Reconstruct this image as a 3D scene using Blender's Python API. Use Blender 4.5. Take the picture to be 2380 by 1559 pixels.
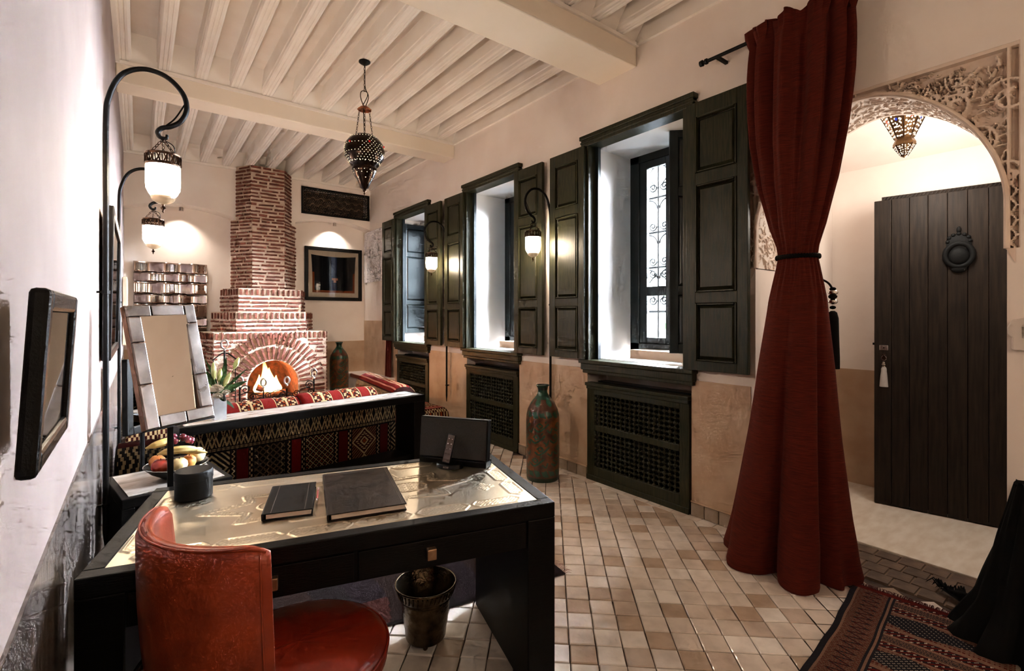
import bpy, math, random
import numpy as np
from mathutils import Vector, Matrix
random.seed(7)
for o in list(bpy.data.objects): bpy.data.objects.remove(o)
SC = bpy.context.scene
COL = SC.collection
PI = math.pi
# ------------------------------------------------------------------ camera, world, light, exposure
TH = 0.6541; FPX = 1133.5; HOR = 735.8; CAMZ = 1.5
cam = bpy.data.cameras.new('camera'); camo = bpy.data.objects.new('camera', cam); COL.objects.link(camo)
camo.location = (0, 0, CAMZ); camo.rotation_euler = (PI/2, 0, -TH)
cam.sensor_fit = 'HORIZONTAL'; cam.sensor_width = 36; cam.lens = 36*FPX/2380
cam.shift_y = -(779.5-HOR)/2380; cam.clip_start = .01; cam.clip_end = 200
SC.camera = camo
vs = SC.view_settings; vs.view_transform = 'Standard'; vs.look = 'None'; vs.gamma = 1; vs.exposure = 1.08; vs.use_curve_mapping = False
SKY = 7.0
w = bpy.data.worlds.new('world'); SC.world = w; w.use_nodes = True
bg = w.node_tree.nodes['Background']; bg.inputs[0].default_value = (.74, .86, 1.0, 1); bg.inputs[1].default_value = SKY
SC.cycles.max_bounces = 6; SC.cycles.diffuse_bounces = 4; SC.cycles.glossy_bounces = 3
SC.cycles.transparent_max_bounces = 8; SC.cycles.use_adaptive_sampling = True; SC.cycles.adaptive_threshold = .09; SC.cycles.adaptive_min_samples = 14; SC.cycles.sample_clamp_indirect = 10; SC.cycles.caustics_reflective = False; SC.cycles.caustics_refractive = False
SC.cycles.use_denoising = True

sun = bpy.data.lights.new('hazy_sun', 'SUN'); sun.energy = 560; sun.angle = math.radians(85); sun.color = (.80, .90, 1.0)
suno = bpy.data.objects.new('hazy_sun', sun); COL.objects.link(suno); suno.location = (12, 3, 9)
suno.rotation_euler = Vector((-1, -.05, -.72)).to_track_quat('-Z', 'Y').to_euler()
# room measures
XL, XR, YB, YN, ZC = -.16, 3.333, 8.57, -2.6, 3.80
WT = .64; YREC = 8.85
WIN = [6.843, 4.748, 2.645]
def portal(loc, rot, sx, sy):
    l = bpy.data.lights.new('sky_portal', 'AREA'); l.shape = 'RECTANGLE'; l.size = sx; l.size_y = sy; l.cycles.is_portal = True
    o = bpy.data.objects.new('sky_portal', l); COL.objects.link(o); o.location = loc; o.rotation_euler = rot
for yc in WIN: portal((XR+WT+.04, yc, 2.1), (0, PI/2, 0), 2.0, 1.04)

# ------------------------------------------------------------------ helpers
def hx(s, k=1.0):
    s = s.lstrip('#'); o = []
    for i in (0, 2, 4):
        c = int(s[i:i+2], 16)/255; o.append((c/12.92 if c <= .04045 else ((c+.055)/1.055)**2.4)*k)
    return (o[0], o[1], o[2], 1)
class MB:
    def __init__(s): s.v = []; s.f = []
    def add(s, v, f):
        n = len(s.v); s.v += [tuple(map(float, q)) for q in v]; s.f += [tuple(i+n for i in t) for t in f]; return s
    def box(s, lo, hi):
        x0, y0, z0 = lo; x1, y1, z1 = hi
        return s.add([(x0,y0,z0),(x1,y0,z0),(x1,y1,z0),(x0,y1,z0),(x0,y0,z1),(x1,y0,z1),(x1,y1,z1),(x0,y1,z1)],
                     [(0,3,2,1),(4,5,6,7),(0,1,5,4),(1,2,6,5),(2,3,7,6),(3,0,4,7)])
    def obox(s, c, size, R=None):
        hx_, hy, hz = size[0]/2, size[1]/2, size[2]/2; c = Vector(c)
        vs_ = [Vector((a*hx_, b*hy, d*hz)) for d in (-1, 1) for a, b in ((-1,-1),(1,-1),(1,1),(-1,1))]
        if R is not None: vs_ = [R @ q for q in vs_]
        return s.add([c+q for q in vs_], [(0,3,2,1),(4,5,6,7),(0,1,5,4),(1,2,6,5),(2,3,7,6),(3,0,4,7)])
    def frust(s, lo, hi, ins, axis=0, sign=-1):
        """box whose face on the given axis side is inset by ins"""
        x0,y0,z0 = lo; x1,y1,z1 = hi
        v = [[x0,y0,z0],[x1,y0,z0],[x1,y1,z0],[x0,y1,z0],[x0,y0,z1],[x1,y0,z1],[x1,y1,z1],[x0,y1,z1]]
        L = (lo, hi)
        for q in v:
            if (sign < 0 and q[axis] == lo[axis]) or (sign > 0 and q[axis] == hi[axis]):
                for k in range(3):
                    if k != axis: q[k] += ins if q[k] == lo[k] else -ins
        return s.add(v, [(0,3,2,1),(4,5,6,7),(0,1,5,4),(1,2,6,5),(2,3,7,6),(3,0,4,7)])
    def prism(s, poly, ext, axis='z', off=0.0):
        """poly of 2D points extruded from off to off+ext along axis"""
        def P(a, b, h): return {'z': (a, b, h), 'y': (a, h, b), 'x': (h, a, b)}[axis]
        n = len(poly); v = [P(a, b, off) for a, b in poly]+[P(a, b, off+ext) for a, b in poly]
        return s.add(v, [tuple(range(n-1, -1, -1)), tuple(range(n, 2*n))]+[(i, (i+1) % n, n+(i+1) % n, n+i) for i in range(n)])
    def lathe(s, prof, n=24, c=(0,0,0), cap=True, sx=1, sy=1, a0=0, rfun=None):
        m = len(prof); v = []
        for i in range(n):
            a = a0+2*PI*i/n
            for r, z in prof:
                k = rfun(a, z) if rfun else 1
                v.append((c[0]+sx*r*k*math.cos(a), c[1]+sy*r*k*math.sin(a), c[2]+z))
        f = []
        for i in range(n):
            j = (i+1) % n
            for k in range(m-1): f.append((i*m+k, j*m+k, j*m+k+1, i*m+k+1))
        if cap:
            if prof[0][0] > 1e-6: f.append(tuple(i*m for i in range(n-1, -1, -1)))
            if prof[-1][0] > 1e-6: f.append(tuple(i*m+m-1 for i in range(n)))
        return s.add(v, f)
    def tube(s, pts, r, n=6, closed=False):
        pts = [Vector(p) for p in pts]; N = len(pts); rs = r if isinstance(r, (list, tuple)) else [r]*N
        T = []
        for i in range(N):
            a = pts[(i-1) % N] if (closed or i > 0) else pts[i]; b = pts[(i+1) % N] if (closed or i < N-1) else pts[i]
            t = (b-a); T.append(t.normalized() if t.length > 1e-9 else Vector((0,0,1)))
        u = T[0].orthogonal().normalized(); v = []
        for i in range(N):
            u = (u-T[i]*u.dot(T[i])); u = u.normalized() if u.length > 1e-6 else T[i].orthogonal().normalized()
            w_ = T[i].cross(u)
            for k in range(n):
                a = 2*PI*k/n; v.append(pts[i]+(u*math.cos(a)+w_*math.sin(a))*rs[i])
        f = []
        for i in range(N if closed else N-1):
            j = (i+1) % N
            for k in range(n): f.append((i*n+k, i*n+(k+1) % n, j*n+(k+1) % n, j*n+k))
        if not closed: f += [tuple(range(n-1, -1, -1)), tuple((N-1)*n+k for k in range(n))]
        return s.add(v, f)
    def ball(s, c, r, n=10, m=6, sc=(1,1,1), R=None):
        v = []; f = []
        for i in range(1, m):
            p = PI*i/m
            for k in range(n):
                a = 2*PI*k/n; q = Vector((sc[0]*r*math.sin(p)*math.cos(a), sc[1]*r*math.sin(p)*math.sin(a), sc[2]*r*math.cos(p)))
                v.append(q)
        v += [Vector((0,0,r*sc[2])), Vector((0,0,-r*sc[2]))]
        if R is not None: v = [R @ q for q in v]
        v = [q+Vector(c) for q in v]
        for i in range(m-2):
            for k in range(n): f.append((i*n+k, (i+1)*n+k, (i+1)*n+(k+1) % n, i*n+(k+1) % n))
        t = (m-1)*n
        for k in range(n): f.append((t, k, (k+1) % n)); f.append((t+1, (m-2)*n+(k+1) % n, (m-2)*n+k))
        return s.add(v, f)
    def grid(s, P):
        """P[i][j] points"""
        P = np.asarray(P, float); a, b = P.shape[:2]
        idx = np.arange(a*b).reshape(a, b)
        f = np.stack([idx[:-1,:-1], idx[1:,:-1], idx[1:,1:], idx[:-1,1:]], -1).reshape(-1, 4)
        return s.add(P.reshape(-1, 3).tolist(), f.tolist())
    def xf(s, M, i0=0):
        for i in range(i0, len(s.v)): s.v[i] = tuple(M @ Vector(s.v[i]))
        return s
def thing(name, label, cat, loc=(0,0,0), rz=0.0, group=None):
    o = bpy.data.objects.new(name, None); COL.objects.link(o); o.location = loc; o.rotation_euler = (0, 0, rz); o.empty_display_size = .05
    o['label'] = label; o['category'] = cat
    if group: o['group'] = group
    return o
def struct(name, mb=None, m=None, loc=(0,0,0), **k):
    o = obj(name, mb, m, **k) if mb else bpy.data.objects.new(name, None)
    if not mb: COL.objects.link(o); o.location = loc
    o['kind'] = 'structure'; return o
def tag(o, label, cat, group=None):
    o['label'] = label; o['category'] = cat
    if group: o['group'] = group
    return o
def wmat(o):
    M = Matrix.LocRotScale(o.location, o.rotation_euler, o.scale)
    return (wmat(o.parent) @ M) if o.parent else M
def mesh_of(name, mb, m, smooth=None, cols=None):
    me = bpy.data.meshes.new(name); me.from_pydata(mb.v, [], mb.f)
    if m is not None: me.materials.append(m)
    if cols is not None:
        at = me.color_attributes.new('Col', 'FLOAT_COLOR', 'CORNER')
        c = np.ones((len(mb.f), 4), np.float32); c[:, :3] = np.asarray(cols, np.float32)
        n = np.array([len(f) for f in mb.f]); at.data.foreach_set('color', np.repeat(c, n, 0).ravel())
    me.update()
    if smooth is not None:
        me.polygons.foreach_set('use_smooth', [True]*len(me.polygons))
        if smooth < 179: me.set_sharp_from_angle(angle=math.radians(smooth))
    return me
def obj(name, mb, m, parent=None, smooth=None, cols=None, world=False, bev=0, kind=None, label=None, loc=None, rot=None):
    """one mesh object; world=True: vertices are given in world coordinates although it has a parent"""
    if world and parent is not None:
        Mi = wmat(parent).inverted(); mb.xf(Mi)
    me = mb if isinstance(mb, bpy.types.Mesh) else mesh_of(name, mb, m, smooth, cols)
    o = bpy.data.objects.new(name, me); COL.objects.link(o)
    if parent is not None: o.parent = parent
    if loc is not None: o.location = loc
    if rot is not None: o.rotation_euler = rot
    if bev:
        b = o.modifiers.new('bevel', 'BEVEL'); b.width = bev; b.segments = 2; b.limit_method = 'ANGLE'; b.angle_limit = math.radians(40)
    if kind: o['kind'] = kind
    if label: o['label'] = label
    return o
def copy_tree(o, parent=None):
    kids = [c for c in bpy.data.objects if c.parent == o]
    c = o.copy(); COL.objects.link(c); c.parent = parent
    for k in kids: copy_tree(k, c)
    return c
def spiral(c, r0, turns, a0=0.0, s=1, n=26, r1=.004):
    out = []
    for i in range(n+1):
        t = i/n; r = r0+(r1-r0)*t; a = a0+s*2*PI*turns*t; out.append((c[0]+r*math.cos(a), c[1]+r*math.sin(a)))
    return out
def smoothpath(pts, n=8):
    """Catmull-Rom through points"""
    P = [Vector(p) for p in pts]; P = [P[0]*2-P[1]]+P+[P[-1]*2-P[-2]]; out = []
    for i in range(1, len(P)-2):
        for k in range(n):
            t = k/n; a, b, c, d = P[i-1:i+3]
            out.append(.5*((2*b)+(c-a)*t+(2*a-5*b+4*c-d)*t*t+(3*b-a-3*c+d)*t**3))
    out.append(P[-2]); return out
# ------------------------------------------------------------------ materials
MATS = {}
def mat(name, c1, c2=None, scale=6, rough=.5, metal=0, bump=0, bscale=60, stretch=(1,1,1), spec=.5, coat=0, rand=0, attr=False, detail=5, pos=(.35,.65), emis=None, estr=0, sheen=0, rvar=0, bdist=.01):
    m = bpy.data.materials.new(name); m.use_nodes = True; nt = m.node_tree; N = nt.nodes; L = nt.links
    b = N['Principled BSDF']; b.inputs['Roughness'].default_value = rough; b.inputs['Metallic'].default_value = metal
    b.inputs['Specular IOR Level'].default_value = spec; b.inputs['Coat Weight'].default_value = coat; b.inputs['Coat Roughness'].default_value = .08
    b.inputs['Sheen Weight'].default_value = sheen
    c1 = hx(c1) if isinstance(c1, str) else c1; c2 = hx(c2) if isinstance(c2, str) else c2
    tc = N.new('ShaderNodeTexCoord'); mp = N.new('ShaderNodeMapping'); mp.inputs['Scale'].default_value = stretch
    L.new(tc.outputs['Object'], mp.inputs['Vector']); out = None; nz = None
    if c2 is not None or rvar:
        nz = N.new('ShaderNodeTexNoise'); nz.inputs['Scale'].default_value = scale; nz.inputs['Detail'].default_value = detail
        L.new(mp.outputs[0], nz.inputs['Vector'])
    if attr:
        a = N.new('ShaderNodeAttribute'); a.attribute_name = 'Col'; out = a.outputs['Color']
        if c2 is not None:
            r = N.new('ShaderNodeValToRGB'); r.color_ramp.elements[0].position = pos[0]; r.color_ramp.elements[1].position = pos[1]
            r.color_ramp.elements[0].color = c1; r.color_ramp.elements[1].color = c2; L.new(nz.outputs['Fac'], r.inputs['Fac'])
            mx = N.new('ShaderNodeMix'); mx.data_type = 'RGBA'; mx.blend_type = 'MULTIPLY'; mx.inputs['Factor'].default_value = 1
            L.new(out, mx.inputs['A']); L.new(r.outputs[0], mx.inputs['B']); out = mx.outputs['Result']
    elif c2 is not None:
        r = N.new('ShaderNodeValToRGB'); r.color_ramp.elements[0].position = pos[0]; r.color_ramp.elements[1].position = pos[1]
        r.color_ramp.elements[0].color = c1; r.color_ramp.elements[1].color = c2; L.new(nz.outputs['Fac'], r.inputs['Fac']); out = r.outputs[0]
    else: b.inputs['Base Color'].default_value = c1
    if rand:
        oi = N.new('ShaderNodeObjectInfo'); hs = N.new('ShaderNodeHueSaturation')
        mr = N.new('ShaderNodeMapRange'); mr.inputs['To Min'].default_value = 1-rand; mr.inputs['To Max'].default_value = 1+rand
        L.new(oi.outputs['Random'], mr.inputs['Value']); L.new(mr.outputs[0], hs.inputs['Value'])
        if out is not None: L.new(out, hs.inputs['Color'])
        else: hs.inputs['Color'].default_value = c1
        out = hs.outputs[0]
    if out is not None: L.new(out, b.inputs['Base Color'])
    if rvar:
        mr = N.new('ShaderNodeMapRange'); mr.inputs['To Min'].default_value = max(.02, rough-rvar); mr.inputs['To Max'].default_value = rough+rvar
        L.new(nz.outputs['Fac'], mr.inputs['Value']); L.new(mr.outputs[0], b.inputs['Roughness'])
    if bump:
        n2 = N.new('ShaderNodeTexNoise'); n2.inputs['Scale'].default_value = bscale; n2.inputs['Detail'].default_value = 4
        L.new(mp.outputs[0], n2.inputs['Vector']); bp = N.new('ShaderNodeBump'); bp.inputs['Strength'].default_value = bump; bp.inputs['Distance'].default_value = bdist
        L.new(n2.outputs['Fac'], bp.inputs['Height']); L.new(bp.outputs[0], b.inputs['Normal'])
    if emis is not None:
        b.inputs['Emission Color'].default_value = hx(emis) if isinstance(emis, str) else emis; b.inputs['Emission Strength'].default_value = estr
    MATS[name] = m; return m
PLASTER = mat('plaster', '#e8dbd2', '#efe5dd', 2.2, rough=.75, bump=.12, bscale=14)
PLASTL = mat('dimmed_plaster', '#9a8c88', '#a79995', 2.2, rough=.8, spec=.08, bump=.12, bscale=14)  # left wall plaster, darkened in colour to offset the strong light on it
LITPL = mat('brightened_reveal_plaster', '#f0eeec', '#f6f4f2', 3, rough=.8)  # plaster whitened in colour so the window reveals look brightly daylit
CEILM = mat('ceiling_paint', '#efe6dd', '#f5efe8', 3, rough=.6, bump=.1, bscale=25)
BEAMM = mat('beam_paint', '#eee2d2', '#f2e7d8', 3, rough=.55, bump=.08, bscale=16)
DADO = mat('dado_plaster', '#b8987c', '#cbb096', 4, rough=.5, bump=.1, bscale=20)
GREYDADO = mat('grey_dado', '#453e3b', '#958b86', 3.2, rough=.2, bump=.15, bscale=12, stretch=(1, 5, .6), detail=8, pos=(.3, .72), coat=.3)
GROUT = mat('grout', '#3a2c24', '#54433a', 20, rough=.9)
CARVE = mat('carved_plaster', '#d9c4b4', '#e3d2c4', 6, rough=.7)
CARVEW = mat('white_carved_plaster', '#dfd9dc', '#e9e4e6', 8, rough=.7)
GREEN = mat('green_wood', '#161d12', '#34301f', 7, rough=.36, bump=.12, bscale=30, stretch=(14, 14, 1), detail=7, spec=.22)
GREEND = mat('dark_green_wood', '#0a1114', '#121c1e', 7, rough=.32, bump=.1, bscale=30, stretch=(14, 14, 1))
DOORW = mat('dark_door_wood', '#1a1410', '#2a211a', 5, rough=.6, spec=.15, bump=.12, bscale=24, stretch=(10, 10, .7), detail=7)
BLACKW = mat('black_wood', '#030202', '#070504', 8, rough=.45, spec=.12, bump=.12, bscale=40, stretch=(1, 8, 8))
IRON = mat('black_iron', '#050404', rough=.45, metal=0, spec=.16, bump=.1, bscale=90)
BRONZE = mat('dark_bronze', '#2a1d16', '#4b3426', 30, rough=.35, metal=.9)
BRASS = mat('desk_brass', '#c9bda6', '#dcd1bd', 5, rough=.34, metal=.95, rvar=.08, detail=6)
PEWTER = mat('pewter', '#8f8b88', '#d2ccc8', 9, rough=.3, metal=1, rvar=.1)
SILVER = mat('silver', '#cfcac6', rough=.22, metal=1)
COPPER = mat('rosy_metal', '#b5a09a', '#cdbfb8', 8, rough=.11, metal=1)
MIRROR = mat('mirror_glass', '#f2f2f2', rough=.01, metal=1)
def glass(name, tint=(1,1,1,1), refl=.08):
    m = bpy.data.materials.new(name); m.use_nodes = True; nt = m.node_tree; N = nt.nodes; N.clear()
    o = N.new('ShaderNodeOutputMaterial'); t = N.new('ShaderNodeBsdfTransparent'); t.inputs[0].default_value = tint
    g = N.new('ShaderNodeBsdfGlossy'); g.inputs['Roughness'].default_value = .02; mx = N.new('ShaderNodeMixShader')
    lw = N.new('ShaderNodeFresnel'); lw.inputs[0].default_value = 1.45
    nt.links.new(lw.outputs[0], mx.inputs[0]); nt.links.new(t.outputs[0], mx.inputs[1]); nt.links.new(g.outputs[0], mx.inputs[2]); nt.links.new(mx.outputs[0], o.inputs[0])
    return m
GLASS = glass('window_glass')
def emit(name, col, s, sample=True):
    m = bpy.data.materials.new(name); m.use_nodes = True; nt = m.node_tree; N = nt.nodes; N.clear()
    o = N.new('ShaderNodeOutputMaterial'); e = N.new('ShaderNodeEmission'); e.inputs[0].default_value = hx(col) if isinstance(col, str) else col; e.inputs[1].default_value = s
    nt.links.new(e.outputs[0], o.inputs[0])
    if not sample: m.cycles.emission_sampling = 'NONE'
    return m
LAMPGLOW = emit('lit_lamp_glass', (1.0, .80, .58, 1), 70)
DOTGLOW = emit('light_through_holes', (1.0, .72, .38, 1), 6, False)
CAPG = mat('frosted_cap', '#7d6853', rough=.3, emis=(1, .7, .4, 1), estr=.12)
BRICK = mat('brick', '#5a2c20', '#854834', 18, rough=.85, bump=.5, bscale=70, rand=.28, detail=6)
MORTAR = mat('mortar', '#b59c89', '#ccb6a4', 10, rough=.95, bump=.5, bscale=45, bdist=.015)
SOOT = mat('sooty_brick', '#2b1610', '#5c2e1c', 14, rough=.9, bump=.5, bscale=30)
LEATHER = mat('orange_leather', '#70240d', '#96391a', 9, rough=.38, bump=.1, bscale=160, bdist=.004, spec=.35)
SEATL = mat('red_leather', '#6c1b0b', '#882712', 5, rough=.33, bump=.3, bscale=7, bdist=.02, spec=.4)
BLKL = mat('dark_leather', '#120c09', '#281c15', 12, rough=.5, spec=.14, bump=.1, bscale=150, bdist=.003)
BLKL2 = mat('black_leather', '#060504', '#0b0908', 14, rough=.5, spec=.14)
PAPER = mat('paper', '#e2d3c2', rough=.8)
BLACKP = mat('black_plastic', '#040404', rough=.3, spec=.2)
GREYCL = mat('speaker_cloth', '#1b1816', '#24201d', 160, rough=.85)
WHITEP = mat('white_plastic', '#d8cdc4', rough=.35)
CURT = mat('red_curtain_cloth', '#3d120a', '#551a10', 30, rough=.95, bump=.35, bscale=55, stretch=(.5, .5, 9), sheen=0, spec=.15, bdist=.006)
BLKCL = mat('black_cloth', '#040404', '#080707', 30, rough=.95, spec=.15)
KILIM = mat('kilim_wool', (.8,.8,.8,1), (1.1,1.1,1.1,1), 120, rough=.95, bump=.4, bscale=220, attr=True, spec=.08, bdist=.004)
VASEM = mat('glazed_vase', (.75,.75,.75,1), (1.15,1.1,1.05,1), 40, rough=.28, attr=True, bump=.15, bscale=60, bdist=.004)
MARBLE = mat('pale_marble', '#e0d4c3', '#efe7da', 6, rough=.35, stretch=(1,3,1), detail=8)
THRESH = mat('worn_dark_tile', '#4b3c31', '#6b5748', 9, rough=.6, bump=.3, bscale=25, rand=.2)
WOODP = mat('pale_wood', '#cdb89f', '#ddcbb4', 8, rough=.5, stretch=(6,6,.6))
def tilemat():
    m = bpy.data.materials.new('glazed_tile'); m.use_nodes = True; nt = m.node_tree; N = nt.nodes; L = nt.links; b = N['Principled BSDF']
    oi = N.new('ShaderNodeObjectInfo'); ge = N.new('ShaderNodeNewGeometry'); ad = N.new('ShaderNodeMath'); ad.operation = 'ADD'; fr = N.new('ShaderNodeMath'); fr.operation = 'FRACT'
    L.new(oi.outputs['Random'], ad.inputs[0]); L.new(ge.outputs['Random Per Island'], ad.inputs[1]); L.new(ad.outputs[0], fr.inputs[0])
    r = N.new('ShaderNodeValToRGB'); cr = r.color_ramp; cr.interpolation = 'CONSTANT'
    cs = ['#ddd5d0', '#d6cbc3', '#e4deda', '#cbbdb2', '#d9cfc8', '#b9a595', '#d4c9c1', '#c7b7ac']
    while len(cr.elements) < len(cs): cr.elements.new(.5)
    for i, c in enumerate(cs): cr.elements[i].position = i/len(cs); cr.elements[i].color = hx(c)
    L.new(fr.outputs[0], r.inputs['Fac'])
    tc = N.new('ShaderNodeTexCoord'); nz = N.new('ShaderNodeTexNoise'); nz.inputs['Scale'].default_value = 9; nz.inputs['Detail'].default_value = 5
    vm = N.new('ShaderNodeVectorMath'); L.new(tc.outputs['Object'], vm.inputs[0]); L.new(oi.outputs['Location'], vm.inputs[1]); L.new(vm.outputs[0], nz.inputs['Vector'])
    r2 = N.new('ShaderNodeValToRGB'); r2.color_ramp.elements[0].color = (.8,.77,.74,1); r2.color_ramp.elements[1].color = (1.05,1.03,1,1); r2.color_ramp.elements[0].position = .3; r2.color_ramp.elements[1].position = .6
    L.new(nz.outputs['Fac'], r2.inputs['Fac']); mx = N.new('ShaderNodeMix'); mx.data_type = 'RGBA'; mx.blend_type = 'MULTIPLY'; mx.inputs['Factor'].default_value = 1
    L.new(r.outputs[0], mx.inputs['A']); L.new(r2.outputs[0], mx.inputs['B']); L.new(mx.outputs['Result'], b.inputs['Base Color'])
    b.inputs['Roughness'].default_value = .13; b.inputs['Specular IOR Level'].default_value = .6
    n2 = N.new('ShaderNodeTexNoise'); n2.inputs['Scale'].default_value = 16; n2.inputs['Detail'].default_value = 3; L.new(vm.outputs[0], n2.inputs['Vector'])
    bp = N.new('ShaderNodeBump'); bp.inputs['Strength'].default_value = .25; bp.inputs['Distance'].default_value = .01; L.new(n2.outputs['Fac'], bp.inputs['Height']); L.new(bp.outputs[0], b.inputs['Normal'])
    return m
TILE = tilemat()
BTILE = mat('baseboard_tile_glaze', '#93816f', '#a89686', 14, rough=.35, rand=.12)
def proj(x, y, z):
    s, c = math.sin(TH), math.cos(TH); d = x*s+y*c
    if d < .05: return None
    return 1190+FPX*(x*c-y*s)/d, HOR-FPX*(z-CAMZ)/d, d
# ------------------------------------------------------------------ floor
floor = struct('floor', MB().box((XL-.2, YN-.2, -.1), (XR+.46, YREC+.1, -.012)), GROUT)
TP = .121; ta = math.radians(48.2); ex, ey = (math.cos(ta), math.sin(ta)), (-math.sin(ta), math.cos(ta))
def tilemesh(k):
    h = TP/2-.0028; rr = random.Random(k); j = lambda: rr.uniform(-.0016, .0016); mb = MB()
    b = [(-h+j(), -h+j()), (h+j(), -h+j()), (h+j(), h+j()), (-h+j(), h+j())]; q = .93
    mb.add([(x, y, -.012) for x, y in b]+[(x, y, -.0035) for x, y in b]+[(x*q, y*q, -.0005) for x, y in b],
           [(0,1,5,4),(1,2,6,5),(2,3,7,6),(3,0,4,7),(4,5,9,8),(5,6,10,9),(6,7,11,10),(7,4,8,11),(8,9,10,11)])
    return mb
tms = [mesh_of('tile', tilemesh(k), TILE) for k in range(6)]
seen, rest = [], []
for i in range(-70, 80):
    for k in range(-70, 80):
        x = 2.38+ex[0]*i*TP+ey[0]*k*TP; y = 2.432+ex[1]*i*TP+ey[1]*k*TP
        if not (XL+.07 < x < XR-.03 and YN+.07 < y < YREC-.07): continue
        p = proj(x, y, 0); vis = False
        if p and 880 < p[0] < 2420 and 1030 < p[1] < 1600:
            vis = (p[0] > 1275) or (p[1] > 1400 and p[0] < 1240)
            if p[0] > 1960+ (p[1]-1340)*-.62 and p[1] > 1345: vis = False
        (seen if vis else rest).append((p[2] if p else 99, x, y))
seen.sort(); rest += seen[300:]; seen = seen[:300]
for d, x, y in seen:
    o = obj('tile', random.choice(tms), None, floor, loc=(x, y, random.uniform(-.0008, .0008)))
    o.rotation_euler = (random.gauss(0, .006), random.gauss(0, .006), ta+random.choice((0, PI/2, PI))+random.gauss(0, .008))
mb = MB()
for d, x, y in rest:
    t = tilemesh(random.randrange(50)); a = ta+random.gauss(0, .008); c, s = math.cos(a), math.sin(a)
    mb.add([(x+px*c-py*s, y+px*s+py*c, pz+random.uniform(-.0006,.0006)) for px, py, pz in t.v], t.f[4:])
obj('tile_field', mb, TILE, floor, kind='stuff')
# border row along the right wall
mbt = MB().add([(-.042,-.056,-.012),(.042,-.056,-.012),(.042,.056,-.012),(-.042,.056,-.012),(-.041,-.055,-.002),(.041,-.055,-.002),(.041,.055,-.002),(-.041,.055,-.002)],
               [(0,1,5,4),(1,2,6,5),(2,3,7,6),(3,0,4,7),(4,5,6,7)])
bm_ = mesh_of('border_tile', mbt, TILE)
y = 1.72
while y < 4.0: obj('border_tile', bm_, None, floor, loc=(XR-.046, y, .003), rot=(0, 0, random.gauss(0, .01))); y += .115
# ------------------------------------------------------------------ walls
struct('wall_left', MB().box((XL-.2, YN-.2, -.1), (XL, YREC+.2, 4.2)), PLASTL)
wl = bpy.data.objects['wall_left']
obj('dado', MB().box((XL, YN, 0), (XL+.006, 8.56, 1.0)), GREYDADO, wl)
# near wall behind the camera
mb = MB().box((XL, YN-.2, -.1), (XR+WT, YN, 4.2))
struct('wall_front', mb, PLASTER)
AY0, AY1, AZP, AZB = .37, 1.67, 2.82, 1.83          # carved arch panel extents
AC, AA, ABB, AZS = 1.02, .605, .70, 2.07           # arch centre, half width, rise, spring
def zarch(y):
    d = min(1, abs(y-AC)/AA); return AZS+ABB*(1-d**1.8)**(1/1.8)
OW = .50; ZO0, ZO1 = 1.10, 3.075
mb = MB()
def strip(y0, y1, t=WT): mb.box((XR, y0, -.1), (XR+t, y1, 4.2))
strip(YN, .13); strip(.13, AY0, .42); strip(AY1, 1.72, .42); strip(1.72, 2.645-.54); strip(2.645+.54, 4.748-.54); strip(4.748+.54, 6.843-.54); strip(6.843+.54, YREC+.2)
for yc in WIN:
    mb.box((XR, yc-.54, ZO1+.02), (XR+WT, yc+.54, 4.2))           # lintel
    mb.box((XR, yc-.54, ZO0-.05), (XR+WT, yc+.54, ZO0))           # sill slab
    mb.box((XR+.26, yc-.54, -.1), (XR+WT, yc+.54, ZO0-.05))       # back of radiator niche
mb.box((XR, AY0, AZP), (XR+.42, AY1, 4.2))
for ya, yb in ((AY0, AC-AA), (AC+AA, AY1)): mb.box((XR, ya, -.1), (XR+.42, yb, AZB)); mb.box((XR+.036, ya, AZB), (XR+.42, yb, AZP))
n = 40
for i in range(n):
    y0 = AC-AA+2*AA*i/n; y1 = AC-AA+2*AA*(i+1)/n; za, zb = zarch(y0), zarch(y1)
    v = [(XR+.036, y0, za), (XR+.036, y1, zb), (XR+.036, y1, AZP), (XR+.036, y0, AZP), (XR+.42, y0, za), (XR+.42, y1, zb), (XR+.42, y1, AZP), (XR+.42, y0, AZP)]
    mb.add(v, [(0,1,2,3),(7,6,5,4),(0,4,5,1)])
wr = struct('wall_right', mb, PLASTER)
segs = [(AC+AA+.03, 2.645-.54), (2.645+.54, 4.748-.54), (4.748+.54, 6.843-.54), (6.843+.54, 7.5)]
for y0, y1 in segs: obj('dado', MB().box((XR-.005, y0, 0), (XR, y1, 1.02)), DADO, wr)
obj('dado', MB().box((XR-.006, 7.5, .5), (XR, YREC, 1.43)), DADO, wr)
bbd = struct('baseboard_right')
for y0, y1 in segs[:3]:
    n = max(1, round((y1-y0)/.125)); wd = (y1-y0)/n
    me = mesh_of('baseboard_tile', MB().frust((-.014, -wd/2+.0015, 0), (0, wd/2-.0015, .098), .003, 0, -1), BTILE)
    for i in range(n): obj('baseboard_tile', me, None, bbd, loc=(XR-.004, y0+wd*(i+.5), .001))
    obj('baseboard_cap', MB().box((XR-.016, y0, .1), (XR-.004, y1, .112)), DADO, bbd)
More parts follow.
